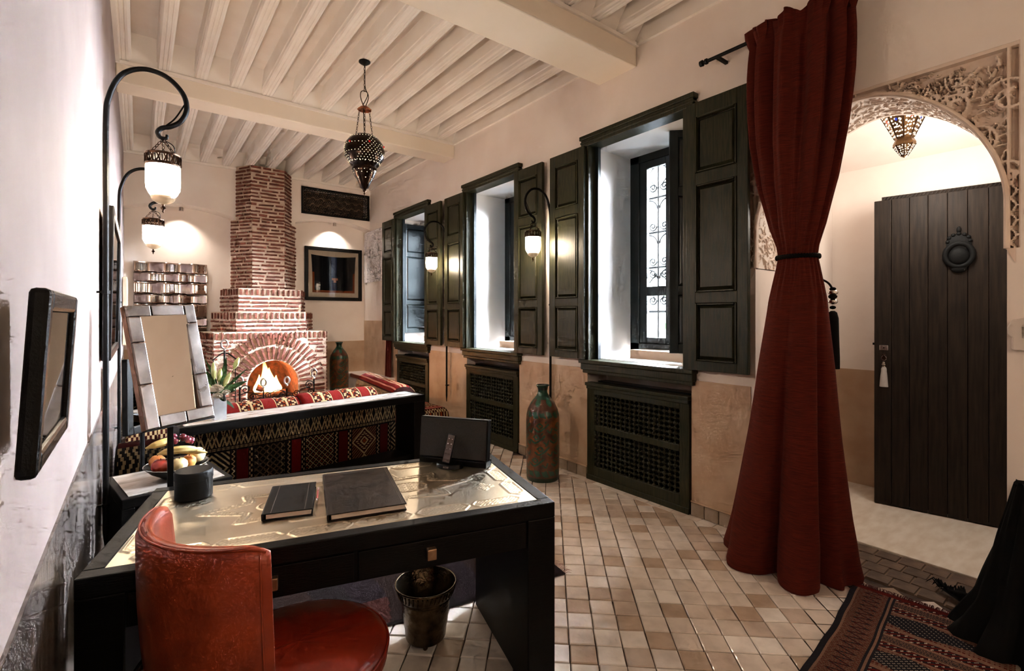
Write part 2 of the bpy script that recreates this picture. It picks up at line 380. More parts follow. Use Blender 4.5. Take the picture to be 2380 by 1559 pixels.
# back wall with two shallow arched recesses either side of the chimney
def segarch(x, x0, x1, zs, za):
    t = (x-(x0+x1)/2)/((x1-x0)/2); return zs+(za-zs)*(1-t*t)
mb = MB(); mb.box((XL-.2, YREC, -.1), (XR+WT, YREC+.2, 4.2)); mb.box((1.16, YB, -.1), (2.06, YREC, 4.2))
GX0, GX1, GZ0, GZ1 = 2.165, 3.30, 3.235, 3.66
def recess(x0, x1, zs, za, top):
    n = 24
    for i in range(n):
        a = x0+(x1-x0)*i/n; b = x0+(x1-x0)*(i+1)/n; z0, z1 = segarch(a, x0, x1, zs, za), segarch(b, x0, x1, zs, za)
        mb.add([(a, YB, z0), (b, YB, z1), (b, YB, top), (a, YB, top), (a, YREC, z0), (b, YREC, z1)], [(0,1,2,3),(0,4,5,1)])
recess(XL, 1.16, 3.03, 3.14, 4.2); recess(2.06, XR, 3.06, 3.17, GZ0)
mb.box((2.06, YB, GZ1), (XR, YREC, 4.2)); mb.box((2.06, YB, GZ0), (GX0, YREC, GZ1)); mb.box((GX1, YB, GZ0), (XR, YREC, GZ1)); mb.add([(GX0, YB, GZ0), (GX1, YB, GZ0), (GX1, YREC, GZ0), (GX0, YREC, GZ0)], [(0,1,2,3)])
wb = struct('wall_back', mb, PLASTER)
obj('dado', MB().box((XL, YREC-.005, 0), (1.16, YREC, 1.03)), DADO, wb); obj('dado', MB().box((2.06, YREC-.005, 0), (XR, YREC, 1.06)), DADO, wb)
obj('vent_shaft', MB().box((GX0-.02, YREC-.03, GZ0), (GX1+.02, YREC-.004, GZ1)), mat('dusty_brown', '#806753', '#9a8069', 9, rough=.9), wb)
mb = MB(); mb.box((2.30, 8.05, 0), (2.96, YREC, .205)); mb.box((2.96, 7.5, 0), (XR, YREC, .50))
obj('ledge', mb, PLASTER, wb, bev=.01)
obj('ledge_edging', MB().box((2.925, 7.5, .455), (2.96, YREC-.4, .515)), mat('red_wood_edge', '#6f3424', '#8a4a38', 8, rough=.4), wb, bev=.008)
# vestibule behind the arch
mb = MB(); mb.box((5.1, .0, -.1), (5.3, 2.0, 3.6)); mb.box((XR+.42, 1.78, -.1), (5.3, 1.98, 3.6)); mb.box((XR+.42, .0, -.1), (5.3, .15, 3.6))
wv = struct('wall_vestibule', mb, PLASTER)
obj('dado', MB().box((5.094, .15, 0), (5.1, 1.78, 1.03)), DADO, wv)
obj('dado', MB().box((XR+.42, 1.774, 0), (5.1, 1.78, 1.03)), DADO, wv)
struct('ceiling_vestibule', MB().add([(XR+.40, .0, 3.42), (5.3, .0, 2.72), (5.3, 2.0, 2.72), (XR+.40, 2.0, 3.42), (XR+.40, .0, 3.52), (5.3, .0, 2.82), (5.3, 2.0, 2.82), (XR+.40, 2.0, 3.52)],
        [(0,3,2,1),(4,5,6,7),(0,1,5,4),(1,2,6,5),(2,3,7,6),(3,0,4,7)]), PLASTER)
struct('floor_vestibule', MB().box((XR+.46, .0, -.1), (5.3, 2.0, .012)), MARBLE, bev=.006)
obj('threshold_bed', MB().box((XR+.002, .40, -.012), (XR+.46, 1.66, -.006)), mat('threshold_grout', '#6d594b', '#7d6858', 20, rough=.9), floor)
me = mesh_of('threshold_tile', MB().frust((-.056, -.056, -.012), (.056, .056, .002), .004, 2, 1), THRESH)
for i in range(4):
    for k in range(10): obj('threshold_tile', me, None, floor, loc=(XR+.005+.114*i+.05, .47+.118*k+(.05 if i % 2 else 0), random.uniform(-.001, .001)), rot=(random.gauss(0,.01), random.gauss(0,.01), random.gauss(0,.02)))
# ------------------------------------------------------------------ ceiling, beams and joists
ce = struct('ceiling', MB().box((XL-.2, YN-.2, 4.0), (XR+.05, YREC+.1, 4.1)), CEILM)
def beam(y0, y1, zb=3.60):
    mb = MB(); mb.box((XL, y0, zb), (XR, y1, 4.0)); obj('beam', mb, BEAMM, ce, bev=.012)
    for y, s in ((y0, -1), (y1, 1)):
        mb = MB(); mb.box((XL, min(y, y+s*.02), ZC-.035), (XR, max(y, y+s*.02), ZC-.005)); obj('beam_moulding', mb, CEILM, ce)
        obj('sloped_infill', MB().add([(XL, y, ZC-.005), (XR, y, ZC-.005), (XR, y+s*.16, 4.0), (XL, y+s*.16, 4.0), (XL, y, 4.0), (XR, y, 4.0)], [(0,1,2,3) if s < 0 else (3,2,1,0), (0,3,4), (1,5,2)]), CEILM, ce)
beam(5.60, 5.88); beam(2.62, 3.04)
for y, s in ((YB, -1), (YN, 1)):
    obj('sloped_infill', MB().add([(XL, y, ZC-.005), (XR, y, ZC-.005), (XR, y+s*.16, 4.0), (XL, y+s*.16, 4.0)], [(0,1,2,3) if s < 0 else (3,2,1,0)]), CEILM, ce)
    obj('cornice', MB().box((XL, min(y, y+s*.022), ZC-.04), (XR, max(y, y+s*.022), ZC-.005)), CEILM, ce)
for x, s in ((XL, 1), (XR, -1)):
    obj('cornice', MB().box((min(x, x+s*.03), YN, ZC-.03), (max(x, x+s*.03), YB, 4.0)), CEILM, ce)
def joistmesh(ln):
    hw = .05; z0 = ZC; pr = [(-hw-.006, 4.0), (-hw-.006, z0+.05), (-hw, z0+.042), (-hw, z0+.012), (-hw+.012, z0), (-.022, z0), (-.018, z0+.005), (-.012, z0+.005), (-.008, z0), (.008, z0), (.012, z0+.005), (.018, z0+.005), (.022, z0), (hw-.012, z0), (hw, z0+.012), (hw, z0+.042), (hw+.006, z0+.05), (hw+.006, 4.0)]
    return mesh_of('joist', MB().prism(pr, ln, 'y'), CEILM)
for y0, y1 in ((YN, 2.62), (3.04, 5.60), (5.88, YB)):
    me = joistmesh(y1-y0)
    for k in range(12): obj('joist', me, None, ce, loc=(-.10+.2915*k if k else -.105, y0, 0))
# ------------------------------------------------------------------ windows in the right wall
def shutter(parent, y0, y1, z0, z1, xf, th=.035):
    """flat shutter, face towards the room at x=xf"""
    mb = MB(); st = .075; H = z1-z0
    pans = [(.735, .945), (.29, .69), (.035, .25)]
    mb.box((xf, y0, z0), (xf+th, y0+st, z1)); mb.box((xf, y1-st, z0), (xf+th, y1, z1))
    zs = [1.0]+[q for p in pans for q in (p[1], p[0])]+[0.0]
    for i in range(0, 8, 2): mb.box((xf, y0+st, z0+zs[i+1]*H), (xf+th, y1-st, z0+zs[i]*H))
    s = obj('shutter', mb, GREEN, parent, world=True, bev=.003)
    for a, b in pans:
        m = MB(); za, zb = z0+a*H, z0+b*H; ya, yb = y0+st, y1-st; r = .016
        for lo, hi in (((xf-.008, ya, za), (xf+.02, ya+r, zb)), ((xf-.008, yb-r, za), (xf+.02, yb, zb)), ((xf-.008, ya+r, za), (xf+.02, yb-r, za+r)), ((xf-.008, ya+r, zb-r), (xf+.02, yb-r, zb))):
            m.frust(lo, hi, .004, 0, -1)
        obj('panel_moulding', m, GREEN, s, world=True)
        obj('panel', MB().frust((xf+.004, ya+r, za+r), (xf+.03, yb-r, zb-r), .022, 0, -1), GREEN, s, world=True)
    return s
def rosette(cx, cy, cz, r, axis):
    mb = MB()
    for k in range(8):
        a = k*PI/4
        for t in ((.35, .18), (.72, .22)):
            c = (r*t[0]*math.cos(a), r*t[0]*math.sin(a)); pts = []
            for q in range(13):
                b = 2*PI*q/12; pts.append((c[0]+r*t[1]*math.cos(b), c[1]+r*t[1]*math.sin(b)*.8))
            pts = pts[:-1]
            mb.tube([(cx+p[0], cy, cz+p[1]) for p in pts] if axis == 'y' else [(cx, cy+p[0], cz+p[1]) for p in pts], .0035, 4, True)
    return mb
def leaf_panelled(parent, hinge, ang, ln, z0, z1, carved=True):
    """inner solid leaf hinged at hinge (x,y), pointing along ang"""
    mb = MB(); th = .036; st = .07; H = z1-z0; zs = [1, .96, .74, .70, .30, .26, .04, 0]
    mb.box((0, -th/2, 0), (st, th/2, H)); mb.box((ln-st, -th/2, 0), (ln, th/2, H))
    for i in (0, 2, 4, 6): mb.box((st, -th/2, zs[i+1]*H), (ln-st, th/2, zs[i]*H))
    o = obj('inner_leaf', mb, GREEND, parent, bev=.003, loc=Vector((hinge[0], hinge[1], z0))-parent.location, rot=(0, 0, ang))
    for i, (a, b) in enumerate(((.74, .96), (.30, .70), (.04, .26))):
        m = MB(); m.frust((st, -.014, a*H), (ln-st, .0, b*H), .025, 1, -1); m.frust((st, 0, a*H), (ln-st, .014, b*H), .025, 1, 1)
        p = obj('panel', m, GREEND, o)
        if carved and i != 1: obj('carved_rosette', rosette(ln/2, -.014, (a+b)/2*H, .1, 'y'), GREEND, o, smooth=60)
    return o
def c_scroll(mb, y, z, r, s, x, rot=0):
    pts = spiral((0, 0), r, 1.6, 0, s, 22, .006)
    c, q = math.cos(rot), math.sin(rot)
    mb.tube([(x, y+c*a-q*b, z+q*a+c*b) for a, b in pts], .008, 5)
def window(n, yc, leaf):
    wnd = struct('window_%d' % n, None, loc=(XR, yc, 1.04))
    F = .58
    m = MB(); z0, z1 = 1.04, 3.157
    for lo, hi in (((XR-.045, yc-F, z0+.06), (XR+.10, yc-F+.09, z1)), ((XR-.045, yc+F-.09, z0+.06), (XR+.10, yc+F, z1)), ((XR-.05, yc-F, z1-.085), (XR+.10, yc+F, z1))): m.box(lo, hi)
    m.box((XR-.062, yc-F-.012, z1-.02), (XR+.02, yc+F+.012, z1+.018)); m.box((XR-.055, yc-F-.006, z1-.055), (XR+.02, yc+F+.006, z1-.035))
    obj('frame', m, GREEN, wnd, world=True, bev=.005)
    m = MB(); m.box((XR-.075, yc-F-.01, z0+.03), (XR+.10, yc+F+.01, z0+.065)); m.box((XR-.055, yc-F, z0-.03), (XR+.06, yc+F, z0+.03)); m.box((XR-.04, yc-F+.01, z0-.06), (XR+.06, yc+F-.01, z0-.03))
    obj('sill', m, GREEN, wnd, world=True, bev=.006)
    m = MB(); m.box((XR+.05, yc+.455, ZO0), (XR+.085, yc+.495, ZO1)); m.box((XR+.05, yc-.495, ZO0), (XR+.085, yc-.455, ZO1))
    obj('inner_rebate', m, GREEND, wnd, world=True)
    for yy in (yc+F-.04, yc-F+.04):
        for zz in (1.35, 2.1, 2.85): obj('hinge', MB().lathe([(.009, -.045), (.009, .045)], 8, (XR-.052, yy, zz)), BRONZE, wnd, world=True)
    if n != 4: shutter(wnd, yc+.51, yc+.975, 1.108, 3.072, XR-.085)
    shutter(wnd, yc-1.01, yc-.545, 1.108, 3.072, XR-.085)
    m = MB(); m.box((XR+.10, yc+.505, ZO0), (XR+.575, yc+.54, ZO1+.02)); m.box((XR+.10, yc-.54, ZO0), (XR+.575, yc-.505, ZO1+.02)); m.box((XR+.10, yc-.505, ZO1), (XR+.575, yc+.505, ZO1+.02)); m.box((XR+.10, yc-.505, ZO0), (XR+.575, yc+.505, ZO0+.01))
    obj('reveal', m, LITPL, wnd, world=True)
    # ledge in the reveal
    obj('inner_ledge', MB().box((XR+.36, yc-.54, ZO0), (XR+WT, yc+.34, ZO0+.09)), DADO, wnd, world=True, bev=.008)
    # casement
    x0, x1 = XR+.575, XR+.635; m = MB(); cz0, cz1 = 1.17, ZO1+.02
    for lo, hi in (((x0, yc-.54, cz0), (x1, yc-.42, cz1)), ((x0, yc+.40, cz0), (x1, yc+.54, cz1)), ((x0, yc-.54, cz1-.09), (x1, yc+.54, cz1)), ((x0, yc-.54, cz0), (x1, yc+.54, cz0+.07))): m.box(lo, hi)
    cs = obj('casement', m, GREEND, wnd, world=True, bev=.004)
    for a, b in ((yc-.42, yc-.02), (yc+.02, yc+.40)):
        m = MB(); xa, xb = x0+.01, x1-.012; t = .085
        for lo, hi in (((xa, a, cz0+.07), (xb, a+t, cz1-.09)), ((xa, b-t, cz0+.07), (xb, b, cz1-.09)), ((xa, a+t, cz1-.16), (xb, b-t, cz1-.09)), ((xa, a+t, cz0+.07), (xb, b-t, cz0+.13)), ((xa, a+t, 1.70), (xb, b-t, 1.79))): m.box(lo, hi)
        obj('sash', m, GREEND, cs, world=True, bev=.004)
        obj('pane', MB().box((xa+.015, a+t, 1.79), (xa+.02, b-t, cz1-.16)), GLASS, cs, world=True)
        obj('pane', MB().box((xa+.015, a+t, cz0+.13), (xa+.02, b-t, 1.70)), GLASS, cs, world=True)
    if leaf == 'half':
        leaf_panelled(wnd, (XR+.57, yc-.50), math.radians(134), .46, 1.19, 3.09)
    elif leaf == 'far':
        leaf_panelled(wnd, (XR+.57, yc+.475), math.radians(180), .52, 1.24, 3.0)
    # iron grille outside
    m = MB(); xg = XR+WT+.03; r = .011
    for yy in (-.48, -.24, 0, .24, .48): m.tube([(xg, yc+yy, 1.12), (xg, yc+yy, 3.08)], r+.002, 6)
    for zz in (1.15, 1.55, 1.98, 2.32, 2.66, 3.05): m.tube([(xg, yc-.5, zz), (xg, yc+.5, zz)], r, 6)
    for k in range(4):
        a = yc-.36+.24*k
        for zz in (1.98, 2.32, 2.66):
            m.tube([(xg, a+.105*math.cos(t), zz-.11+.09*math.sin(t)) for t in np.linspace(0, PI, 12)], .008, 5)
        for zz in (1.98, 2.32):
            c_scroll(m, a-.055, zz+.06, .045, 1, xg, PI); c_scroll(m, a+.055, zz+.06, .045, -1, xg, 0)
        for zz, q in ((1.98, -1), (1.60, 1), (3.05, -1), (2.70, 1)):
            c_scroll(m, a-.055, zz+q*.06, .045, 1, xg, PI); c_scroll(m, a+.055, zz+q*.06, .045, -1, xg, 0)
            m.tube([(xg, a-.1, zz+q*.06), (xg, a, zz+q*.16), (xg, a+.1, zz+q*.06)], .007, 5)
    obj('iron_grille', m, IRON, wnd, world=True, smooth=60)
    return wnd
window(1, WIN[0], 'far'); window(2, WIN[1], 'half'); window(3, WIN[2], 'half')
# ------------------------------------------------------------------ carved plaster
def strokes_height(YY, ZZ, strokes, wd):
    """height field 0..1 from polyline strokes [(pts Nx2, width)]"""
    Hh = np.zeros(YY.shape)
    for pts, w_ in strokes:
        pts = np.asarray(pts); lo = pts.min(0)-w_*2; hi = pts.max(0)+w_*2
        m = (YY > lo[0]) & (YY < hi[0]) & (ZZ > lo[1]) & (ZZ < hi[1])
        if not m.any(): continue
        q = np.stack([YY[m], ZZ[m]], 1); a = pts[:-1]; d = pts[1:]-a; L = (d**2).sum(1)+1e-12; best = np.full(len(q), 9.)
        for i in range(len(a)):
            t = np.clip(((q-a[i])*d[i]).sum(1)/L[i], 0, 1); e = q-a[i]-t[:, None]*d[i]; best = np.minimum(best, (e**2).sum(1))
        h = 1-np.sqrt(best)/w_; Hh[m] = np.maximum(Hh[m], np.clip(h*2.4, 0, 1))
    return Hh
def arabesque(y0, y1, z0, z1, cell, seed):
    """scrolling stems with small carved leaves between them"""
    rr = random.Random(seed); S = []; ctr = []
    ny = max(1, int((y1-y0)/cell)); nz = max(1, int((z1-z0)/cell))
    for i in range(ny+1):
        for k in range(nz+1):
            c = (y0+(i+.5*(k % 2))*cell+rr.uniform(-.12,.12)*cell, z0+k*cell+rr.uniform(-.12,.12)*cell); a = rr.uniform(0, 6.3); s = rr.choice((-1, 1)); ctr.append(c)
            S.append((spiral(c, cell*.50, 1.25, a, s, 26, cell*.16), cell*.055))
            S.append(([(c[0]+q*cell*.10*math.cos(a+q), c[1]+q*cell*.10*math.sin(a+q)) for q in range(3)], cell*.07))
    n = int((y1-y0)*(z1-z0)/(cell*cell)*14)
    for _ in range(n):
        c = (rr.uniform(y0, y1), rr.uniform(z0, z1)); b = rr.uniform(0, 6.3); ln = cell*.13
        S.append(([(c[0]-ln*math.cos(b), c[1]-ln*math.sin(b)), (c[0]+.3*ln*math.cos(b+1.2), c[1]+.3*ln*math.sin(b+1.2)), (c[0]+ln*math.cos(b+.2), c[1]+ln*math.sin(b+.2))], cell*.036))
    return S
res = .0045
ys = np.arange(AY0, AY1+res, res); zs = np.arange(AZB, AZP+res, res); YY, ZZ = np.meshgrid(ys, zs, indexing='ij')
S = arabesque(AY0+.05, AY1-.05, 2.2, AZP-.05, .19, 3)+arabesque(AY0+.2, AY1-.2, 2.62, AZP-.03, .085, 6)
Hh = strokes_height(YY, ZZ, S, 0)
zig = (np.abs(((ZZ*14) % 1)-.5)*2); side = np.minimum(YY-AY0, AY1-YY)
Hs = np.where(np.abs(side-.012-.022*zig) < .006, 1., .1)
Hh = np.where(ZZ < 2.16, Hs, Hh)
ZA = np.vectorize(zarch)(YY); inside = np.abs(YY-AC) < AA
rim = inside & (ZZ-ZA < .02) | (~inside & (np.abs(YY-AC)-AA < .012)); Hh = np.where(rim, 1., Hh)
Hh = np.where((AZP-ZZ < .02) | (YY-AY0 < .006) | (AY1-YY < .006), .9, Hh)
Xs = XR+.034-.035*Hh
mb = MB().grid(np.stack([Xs, YY, ZZ], -1))
zc_ = (ZA+.0); yc_ = .5*(YY[:-1,:-1]+YY[1:,1:]); zcc = .5*(ZZ[:-1,:-1]+ZZ[1:,1:]); ok = ~((np.abs(yc_-AC) < AA-.004) & (zcc < np.vectorize(zarch)(yc_)+.002))
mb.f = [f for f, k in zip(mb.f, ok.ravel()) if k]
wr_ = obj('carved_spandrel', mb, CARVE, wr, smooth=50)
# rim of the arch and the carved soffit
ts = [AC-AA]*10; arc = [(AC-AA, z) for z in np.linspace(AZB, AZS, 8)][:-1]+[(AC-AA*math.cos(t), zarch(AC-AA*math.cos(t))) for t in np.linspace(0, PI, 70)]+[(AC+AA, z) for z in np.linspace(AZS, AZB, 8)][1:]
mb = MB()
mb.tube([(XR-.004, y, z) for y, z in arc], .012, 6); obj('arch_rim', mb, CARVE, wr, smooth=60)
al = np.array(arc); L = np.concatenate([[0], np.cumsum(np.hypot(*np.diff(al, axis=0).T))]); LL = np.arange(0, L[-1], .006)
py = np.interp(LL, L, al[:, 0]); pz = np.interp(LL, L, al[:, 1]); ds = np.linspace(.0, .42, 70); AA1, DD = np.meshgrid(LL, ds, indexing='ij')
Hh = strokes_height(AA1, DD, arabesque(0, L[-1], .05, .4, .15, 9), 0); Hh = np.where((DD < .03) | (DD > .39), 1, Hh)
ty = np.gradient(py); tz = np.gradient(pz); nn = np.hypot(ty, tz); ny, nz = tz/nn, -ty/nn      # inward normal
k = .010
mb = MB().grid(np.stack([XR+DD, py[:, None]+ny[:, None]*(k*Hh-.001), pz[:, None]+nz[:, None]*(k*Hh-.001)], -1))
obj('carved_soffit', mb, CARVE, wr, smooth=50)
for s_, yy in ((1, AC-AA), (-1, AC+AA)):
    m = MB(); m.prism([(0, AZB), (0, AZB-.07), (.012*s_, AZB-.05), (.03*s_, AZB-.005), (.03*s_, AZB)], .40, 'x', XR-.004); m.v = [(a, yy-.03*s_+b, c) for a, b, c in m.v]
    obj('impost', m, CARVE, wr, smooth=40)
# carved niche panel near the back, on the right wall
y0, y1, z0, z1 = 7.93, 8.80, 2.12, 3.04
ys = np.arange(y0, y1, .008); zs = np.arange(z0, z1, .008); YY, ZZ = np.meshgrid(ys, zs, indexing='ij'); yc = (y0+y1)/2
za = 2.62+.34*np.clip(1-(np.abs(YY-yc)/.36)**1.6, 0, 1); inn = (np.abs(YY-yc) < .36) & (ZZ < za)
Hh = strokes_height(YY, ZZ, arabesque(y0, y1, z0, z1, .10, 21), 0)
edge = (np.abs(np.abs(YY-yc)-.37) < .014) & (ZZ < 2.64) | (np.abs(ZZ-za-.008) < .016) & (np.abs(YY-yc) < .37)
X = np.where(inn, XR+.0-.008*Hh, XR-.016-.012*Hh); X = np.where(edge, XR-.034, X)
b = MB().grid(np.stack([X, YY, ZZ], -1)); obj('carved_niche_panel', b, CARVEW, wr, smooth=50)
# ------------------------------------------------------------------ radiator covers
def radiator(yc, label):
    t = thing('radiator_cover', label, 'radiator cover', (XR, yc, 0), 0, 'radiator covers under the windows')
    x0, x1 = -.02, .02; hw = .53; m = MB()
    for lo, hi in (((x0, -hw, .015), (x1, -hw+.085, .87)), ((x0, hw-.085, .015), (x1, hw, .87)), ((x0, -hw+.085, .015), (x1, hw-.085, .13)), ((x0, -hw+.085, .46), (x1, hw-.085, .51)), ((x0, -hw+.085, .79), (x1, hw-.085, .87))): m.box(lo, hi)
    obj('frame', m, GREEN, t, bev=.004)
    m = MB(); m.box((x0-.025, -hw-.006, .865), (x1+.03, hw+.006, .895)); m.box((x0-.012, -hw, .835), (x1, hw, .865)); obj('top_cap', m, GREEN, t, bev=.005)
    obj('base_board', MB().box((x0-.012, -hw, .0), (x1, hw, .045)), GREEN, t, bev=.004)
    for z0, z1 in ((.13, .46), (.51, .79)):
        m = MB(); ya, yb = -hw+.085, hw-.085; p = .047; n = int((yb-ya)/p); k = int((z1-z0)/.040); pz = (z1-z0)/k; py = (yb-ya)/n
        for i in range(n+1): m.box((-.004, ya+i*py-.004, z0), (.004, ya+i*py+.004, z1))
        for j in range(k+1): m.box((-.004, ya, z0+j*pz-.004), (.004, yb, z0+j*pz+.004))
        for i in range(n+1):
            for j in range(k+1): m.ball((0, ya+i*py, z0+j*pz), .0165, 6, 4)
        for i in range(n):
            for j in range(k+1): m.ball((0, ya+(i+.5)*py, z0+j*pz), .0085, 6, 4)
        for i in range(n+1):
            for j in range(k): m.ball((0, ya+i*py, z0+(j+.5)*pz), .0085, 6, 4)
        obj('lattice', m, GREEN, t, kind='stuff', smooth=50)
    obj('radiator_back', MB().box((.1, -.5, .02), (.2, .5, .9)), BLACKP, t)
radiator(WIN[0], 'dark green lattice radiator cover under the farthest window'); radiator(WIN[1], 'dark green lattice radiator cover under the middle window'); radiator(WIN[2], 'large dark green lattice radiator cover under the nearest window')
# ------------------------------------------------------------------ fireplace
FX = 1.59
fp = thing('fireplace', 'tall stepped brick fireplace with a round-arched hearth and burning fire', 'fireplace', (FX, YB, 0))
bricks = []                 # (parent, centre, size, rotation)
def tier(name, z0, z1, fh, hw, d, soldier=0, arch=False):
    """fh: half width of front, hw: half width at wall, d: depth from the wall. Local: wall at y=0, room towards -y"""
    poly = [(-hw, 0), (-hw, -.04), (-fh, -d), (fh, -d), (hw, -.04), (hw, 0)]
    m = MB()
    if not arch: m.prism(poly, z1-z0, 'z', z0)
    else:
        n = 36; r = .343; zc = .51
        m.add([(-hw, 0, z0), (-hw, -.04, z0), (-fh, -d, z0), (-fh, -d, z1), (-hw, -.04, z1), (-hw, 0, z1)], [(0,1,4,5),(1,2,3,4)])
        m.add([(hw, 0, z0), (hw, -.04, z0), (fh, -d, z0), (fh, -d, z1), (hw, -.04, z1), (hw, 0, z1)], [(5,4,1,0),(4,3,2,1)])
        m.add([(x, y, z1) for x, y in poly], [tuple(range(6))])
        m.add([(-fh, -d, 0), (-r, -d, 0), (-r, -d, z1), (-fh, -d, z1)], [(0,1,2,3)]); m.add([(r, -d, 0), (fh, -d, 0), (fh, -d, z1), (r, -d, z1)], [(0,1,2,3)])
        pts = [(-r*math.cos(PI*i/n), zc+r*math.sin(PI*i/n)) for i in range(n+1)]
        for a, b in zip(pts, pts[1:]): m.add([(a[0], -d, a[1]), (b[0], -d, b[1]), (b[0], -d, z1), (a[0], -d, z1)], [(0,1,2,3)])
    o = obj(name, m, MORTAR, fp)
    faces = [((-fh, -d), (fh, -d)), ((-hw, -.04), (-fh, -d)), ((fh, -d), (hw, -.04))]
    for fi, (a, b) in enumerate(faces):
        a, b = Vector((a[0], a[1], 0)), Vector((b[0], b[1], 0)); L = (b-a).length; u = (b-a)/L; nrm = Vector((u.y, -u.x, 0)); R = Matrix((-u, nrm, Vector((0,0,1)))).transposed()
        zt = z1
        if soldier:
            n = max(2, int(L/.068)); zt = z1-.115
            for i in range(n): bricks.append((o, a+u*(L*(i+.5)/n)+Vector((0,0,z1-.058)), (.030, .03, .085), R))
        nc = int((zt-z0)/.054); h = (zt-z0)/max(1, nc)
        for c in range(nc):
            z = z0+(c+.5)*h; x = -random.uniform(0, .12)
            while x < L-.03:
                ln = random.choice((.2, .23, .17, .11, .21)); x0, x1 = max(0, x), min(L, x+ln)
                if x1-x0 > .04:
                    cx = (x0+x1)/2; p = a+u*cx
                    if not (arch and fi == 0 and (p.x**2+max(0, z-.51)**2)**.5 < .74): bricks.append((o, p+Vector((0,0,z+random.uniform(-.006,.006))), (x1-x0, .03, .0275*random.uniform(.8, 1.15)), R))
                x += ln+.03
    if arch:
        zc = .51; y = -d
        for r0, r1, n in ((.36, .555, 21), (.575, .735, 29)):
            for i in range(n):
                t = PI*(i+.5)/n; rm = (r0+r1)/2; ux = Vector((math.cos(t), 0, math.sin(t))); ut = Vector((-math.sin(t), 0, math.cos(t)))
                R = Matrix((ut, Vector((0,-1,0)), ux)).transposed(); R = R if R.determinant() > 0 else Matrix((-ut, Vector((0,-1,0)), ux)).transposed(); bricks.append((o, Vector((rm*ux.x, y-.004, zc+rm*ux.z)), (.029, .034, r1-r0-.012), R))
            for s in (-1, 1):
                for k in range(8): bricks.append((o, Vector((s*(r0+r1)/2, y-.004, .03+k*.06)), (r1-r0-.01, .034, .032), None))
    return o
tier('hearth_surround', 0, 1.28, .76, .88, .70, 1, True)
tier('mantel_step', 1.28, 1.57, .475, .72, .60, 1); tier('upper_step', 1.57, 1.92, .43, .60, .50, 1)
tier('chimney_breast', 1.92, 2.97, .225, .46, .36); tier('chimney_shaft', 2.97, 3.80, .235, .39, .30)
bricks.sort(key=lambda b: (b[0].name != 'chimney_breast', b[1].z < .35, -b[1].z)); bm0 = {}
bricks_ = [b for b in bricks if b[1].z > .33]; low = [b for b in bricks if b[1].z <= .33]
random.shuffle(bricks_); single, rest = bricks_[:300], bricks_[300:]+low
def brickmesh(k):
    rr = random.Random(k); mb = MB(); n = 5; P = []
    ring = [(-.5+i/n, -.5) for i in range(n)]+[(.5, -.5), (.5, 0)]+[(.5-i/n, .5) for i in range(n)]+[(-.5, .5), (-.5, 0)]
    ring = [(x+rr.gauss(0, .012), z+rr.gauss(0, .07)) for x, z in ring]; m_ = len(ring)
    mb.add([(x, -.5, z) for x, z in ring]+[(x, .36+rr.gauss(0, .05), z) for x, z in ring]+[(x*.97, .5+rr.gauss(0, .03), z*.82) for x, z in ring], [(i, (i+1) % m_, m_+(i+1) % m_, m_+i) for i in range(m_)]+[(m_+i, m_+(i+1) % m_, 2*m_+(i+1) % m_, 2*m_+i) for i in range(m_)]+[tuple(range(2*m_, 3*m_))])
    return mesh_of('brick', mb, BRICK)
units = [brickmesh(k) for k in range(8)]
for p, c, sz, R in single:
    o = obj('brick', random.choice(units), None, p, loc=c); o.scale = (sz[0], sz[1], sz[2])
    o.rotation_euler = (R.to_euler() if R is not None else Matrix(((1,0,0),(0,-1,0),(0,0,-1))).to_euler())
    o.rotation_euler.rotate_axis('Y', random.gauss(0, .022))
mb = MB()
for p, c, sz, R in rest: mb.obox(c, (sz[0], sz[1], sz[2]), R)
obj('brick_remainder', mb, BRICK, fp, kind='stuff')
# firebox
m = MB(); r = .343; d = .70; n = 20; pts = [(-r, 0)]+[(-r*math.cos(PI*i/n), .51+r*math.sin(PI*i/n)) for i in range(n+1)]+[(r, 0)]
k = len(pts); m.add([(x, -d, z) for x, z in pts]+[(x*.9, -.06, z) for x, z in pts], [(i, i+1, k+i+1, k+i) for i in range(k-1)]+[tuple(range(2*k-1, k-1, -1)), (0, k, 2*k-1, k-1)])
obj('firebox', m, SOOT, fp)
for i, (x, y, z, a, ln) in enumerate(((-.02, -.42, .30, .1, .42), (.05, -.36, .33, -.35, .38), (0, -.38, .41, .3, .36))):
    R = Matrix.Rotation(a, 4, 'Z') @ Matrix.Rotation(.12*(i-1), 4, 'Y'); m = MB()
    m.tube([(ln*(q/6-.5), .012*math.sin(q*2+i), .01*math.cos(q*3)) for q in range(7)], [.05, .055, .052, .055, .05, .053, .046], 9); m.xf(R)
    m.v = [(FX+vx+x, YB+vy+y, vz+z) for vx, vy, vz in m.v]
    tag(obj('firewood_log', m, mat('charred_log%d' % i, '#1a0f0a', '#5a2a14', 14, rough=.9, bump=.6, bscale=30)), ['charred firewood log lowest at the front of the hearth', 'charred firewood log lying askew behind the front log', 'burning firewood log on top of the pile in the hearth'][i], 'log', 'firewood in the hearth')
m = MB(); m.box((FX-.26, YB-.56, .2), (FX+.26, YB-.54, .24)); m.box((FX-.26, YB-.26, .2), (FX+.26, YB-.24, .24))
for x in np.linspace(-.24, .24, 7): m.box((FX+x-.012, YB-.6, .225), (FX+x+.012, YB-.22, .245))
for x in (-.24, .24):
    for y in (-.55, -.25): m.box((FX+x-.012, YB+y-.012, 0), (FX+x+.012, YB+y+.012, .23))
tag(obj('fire_grate', m, IRON), 'low black iron fire grate under the burning logs', 'fire grate')
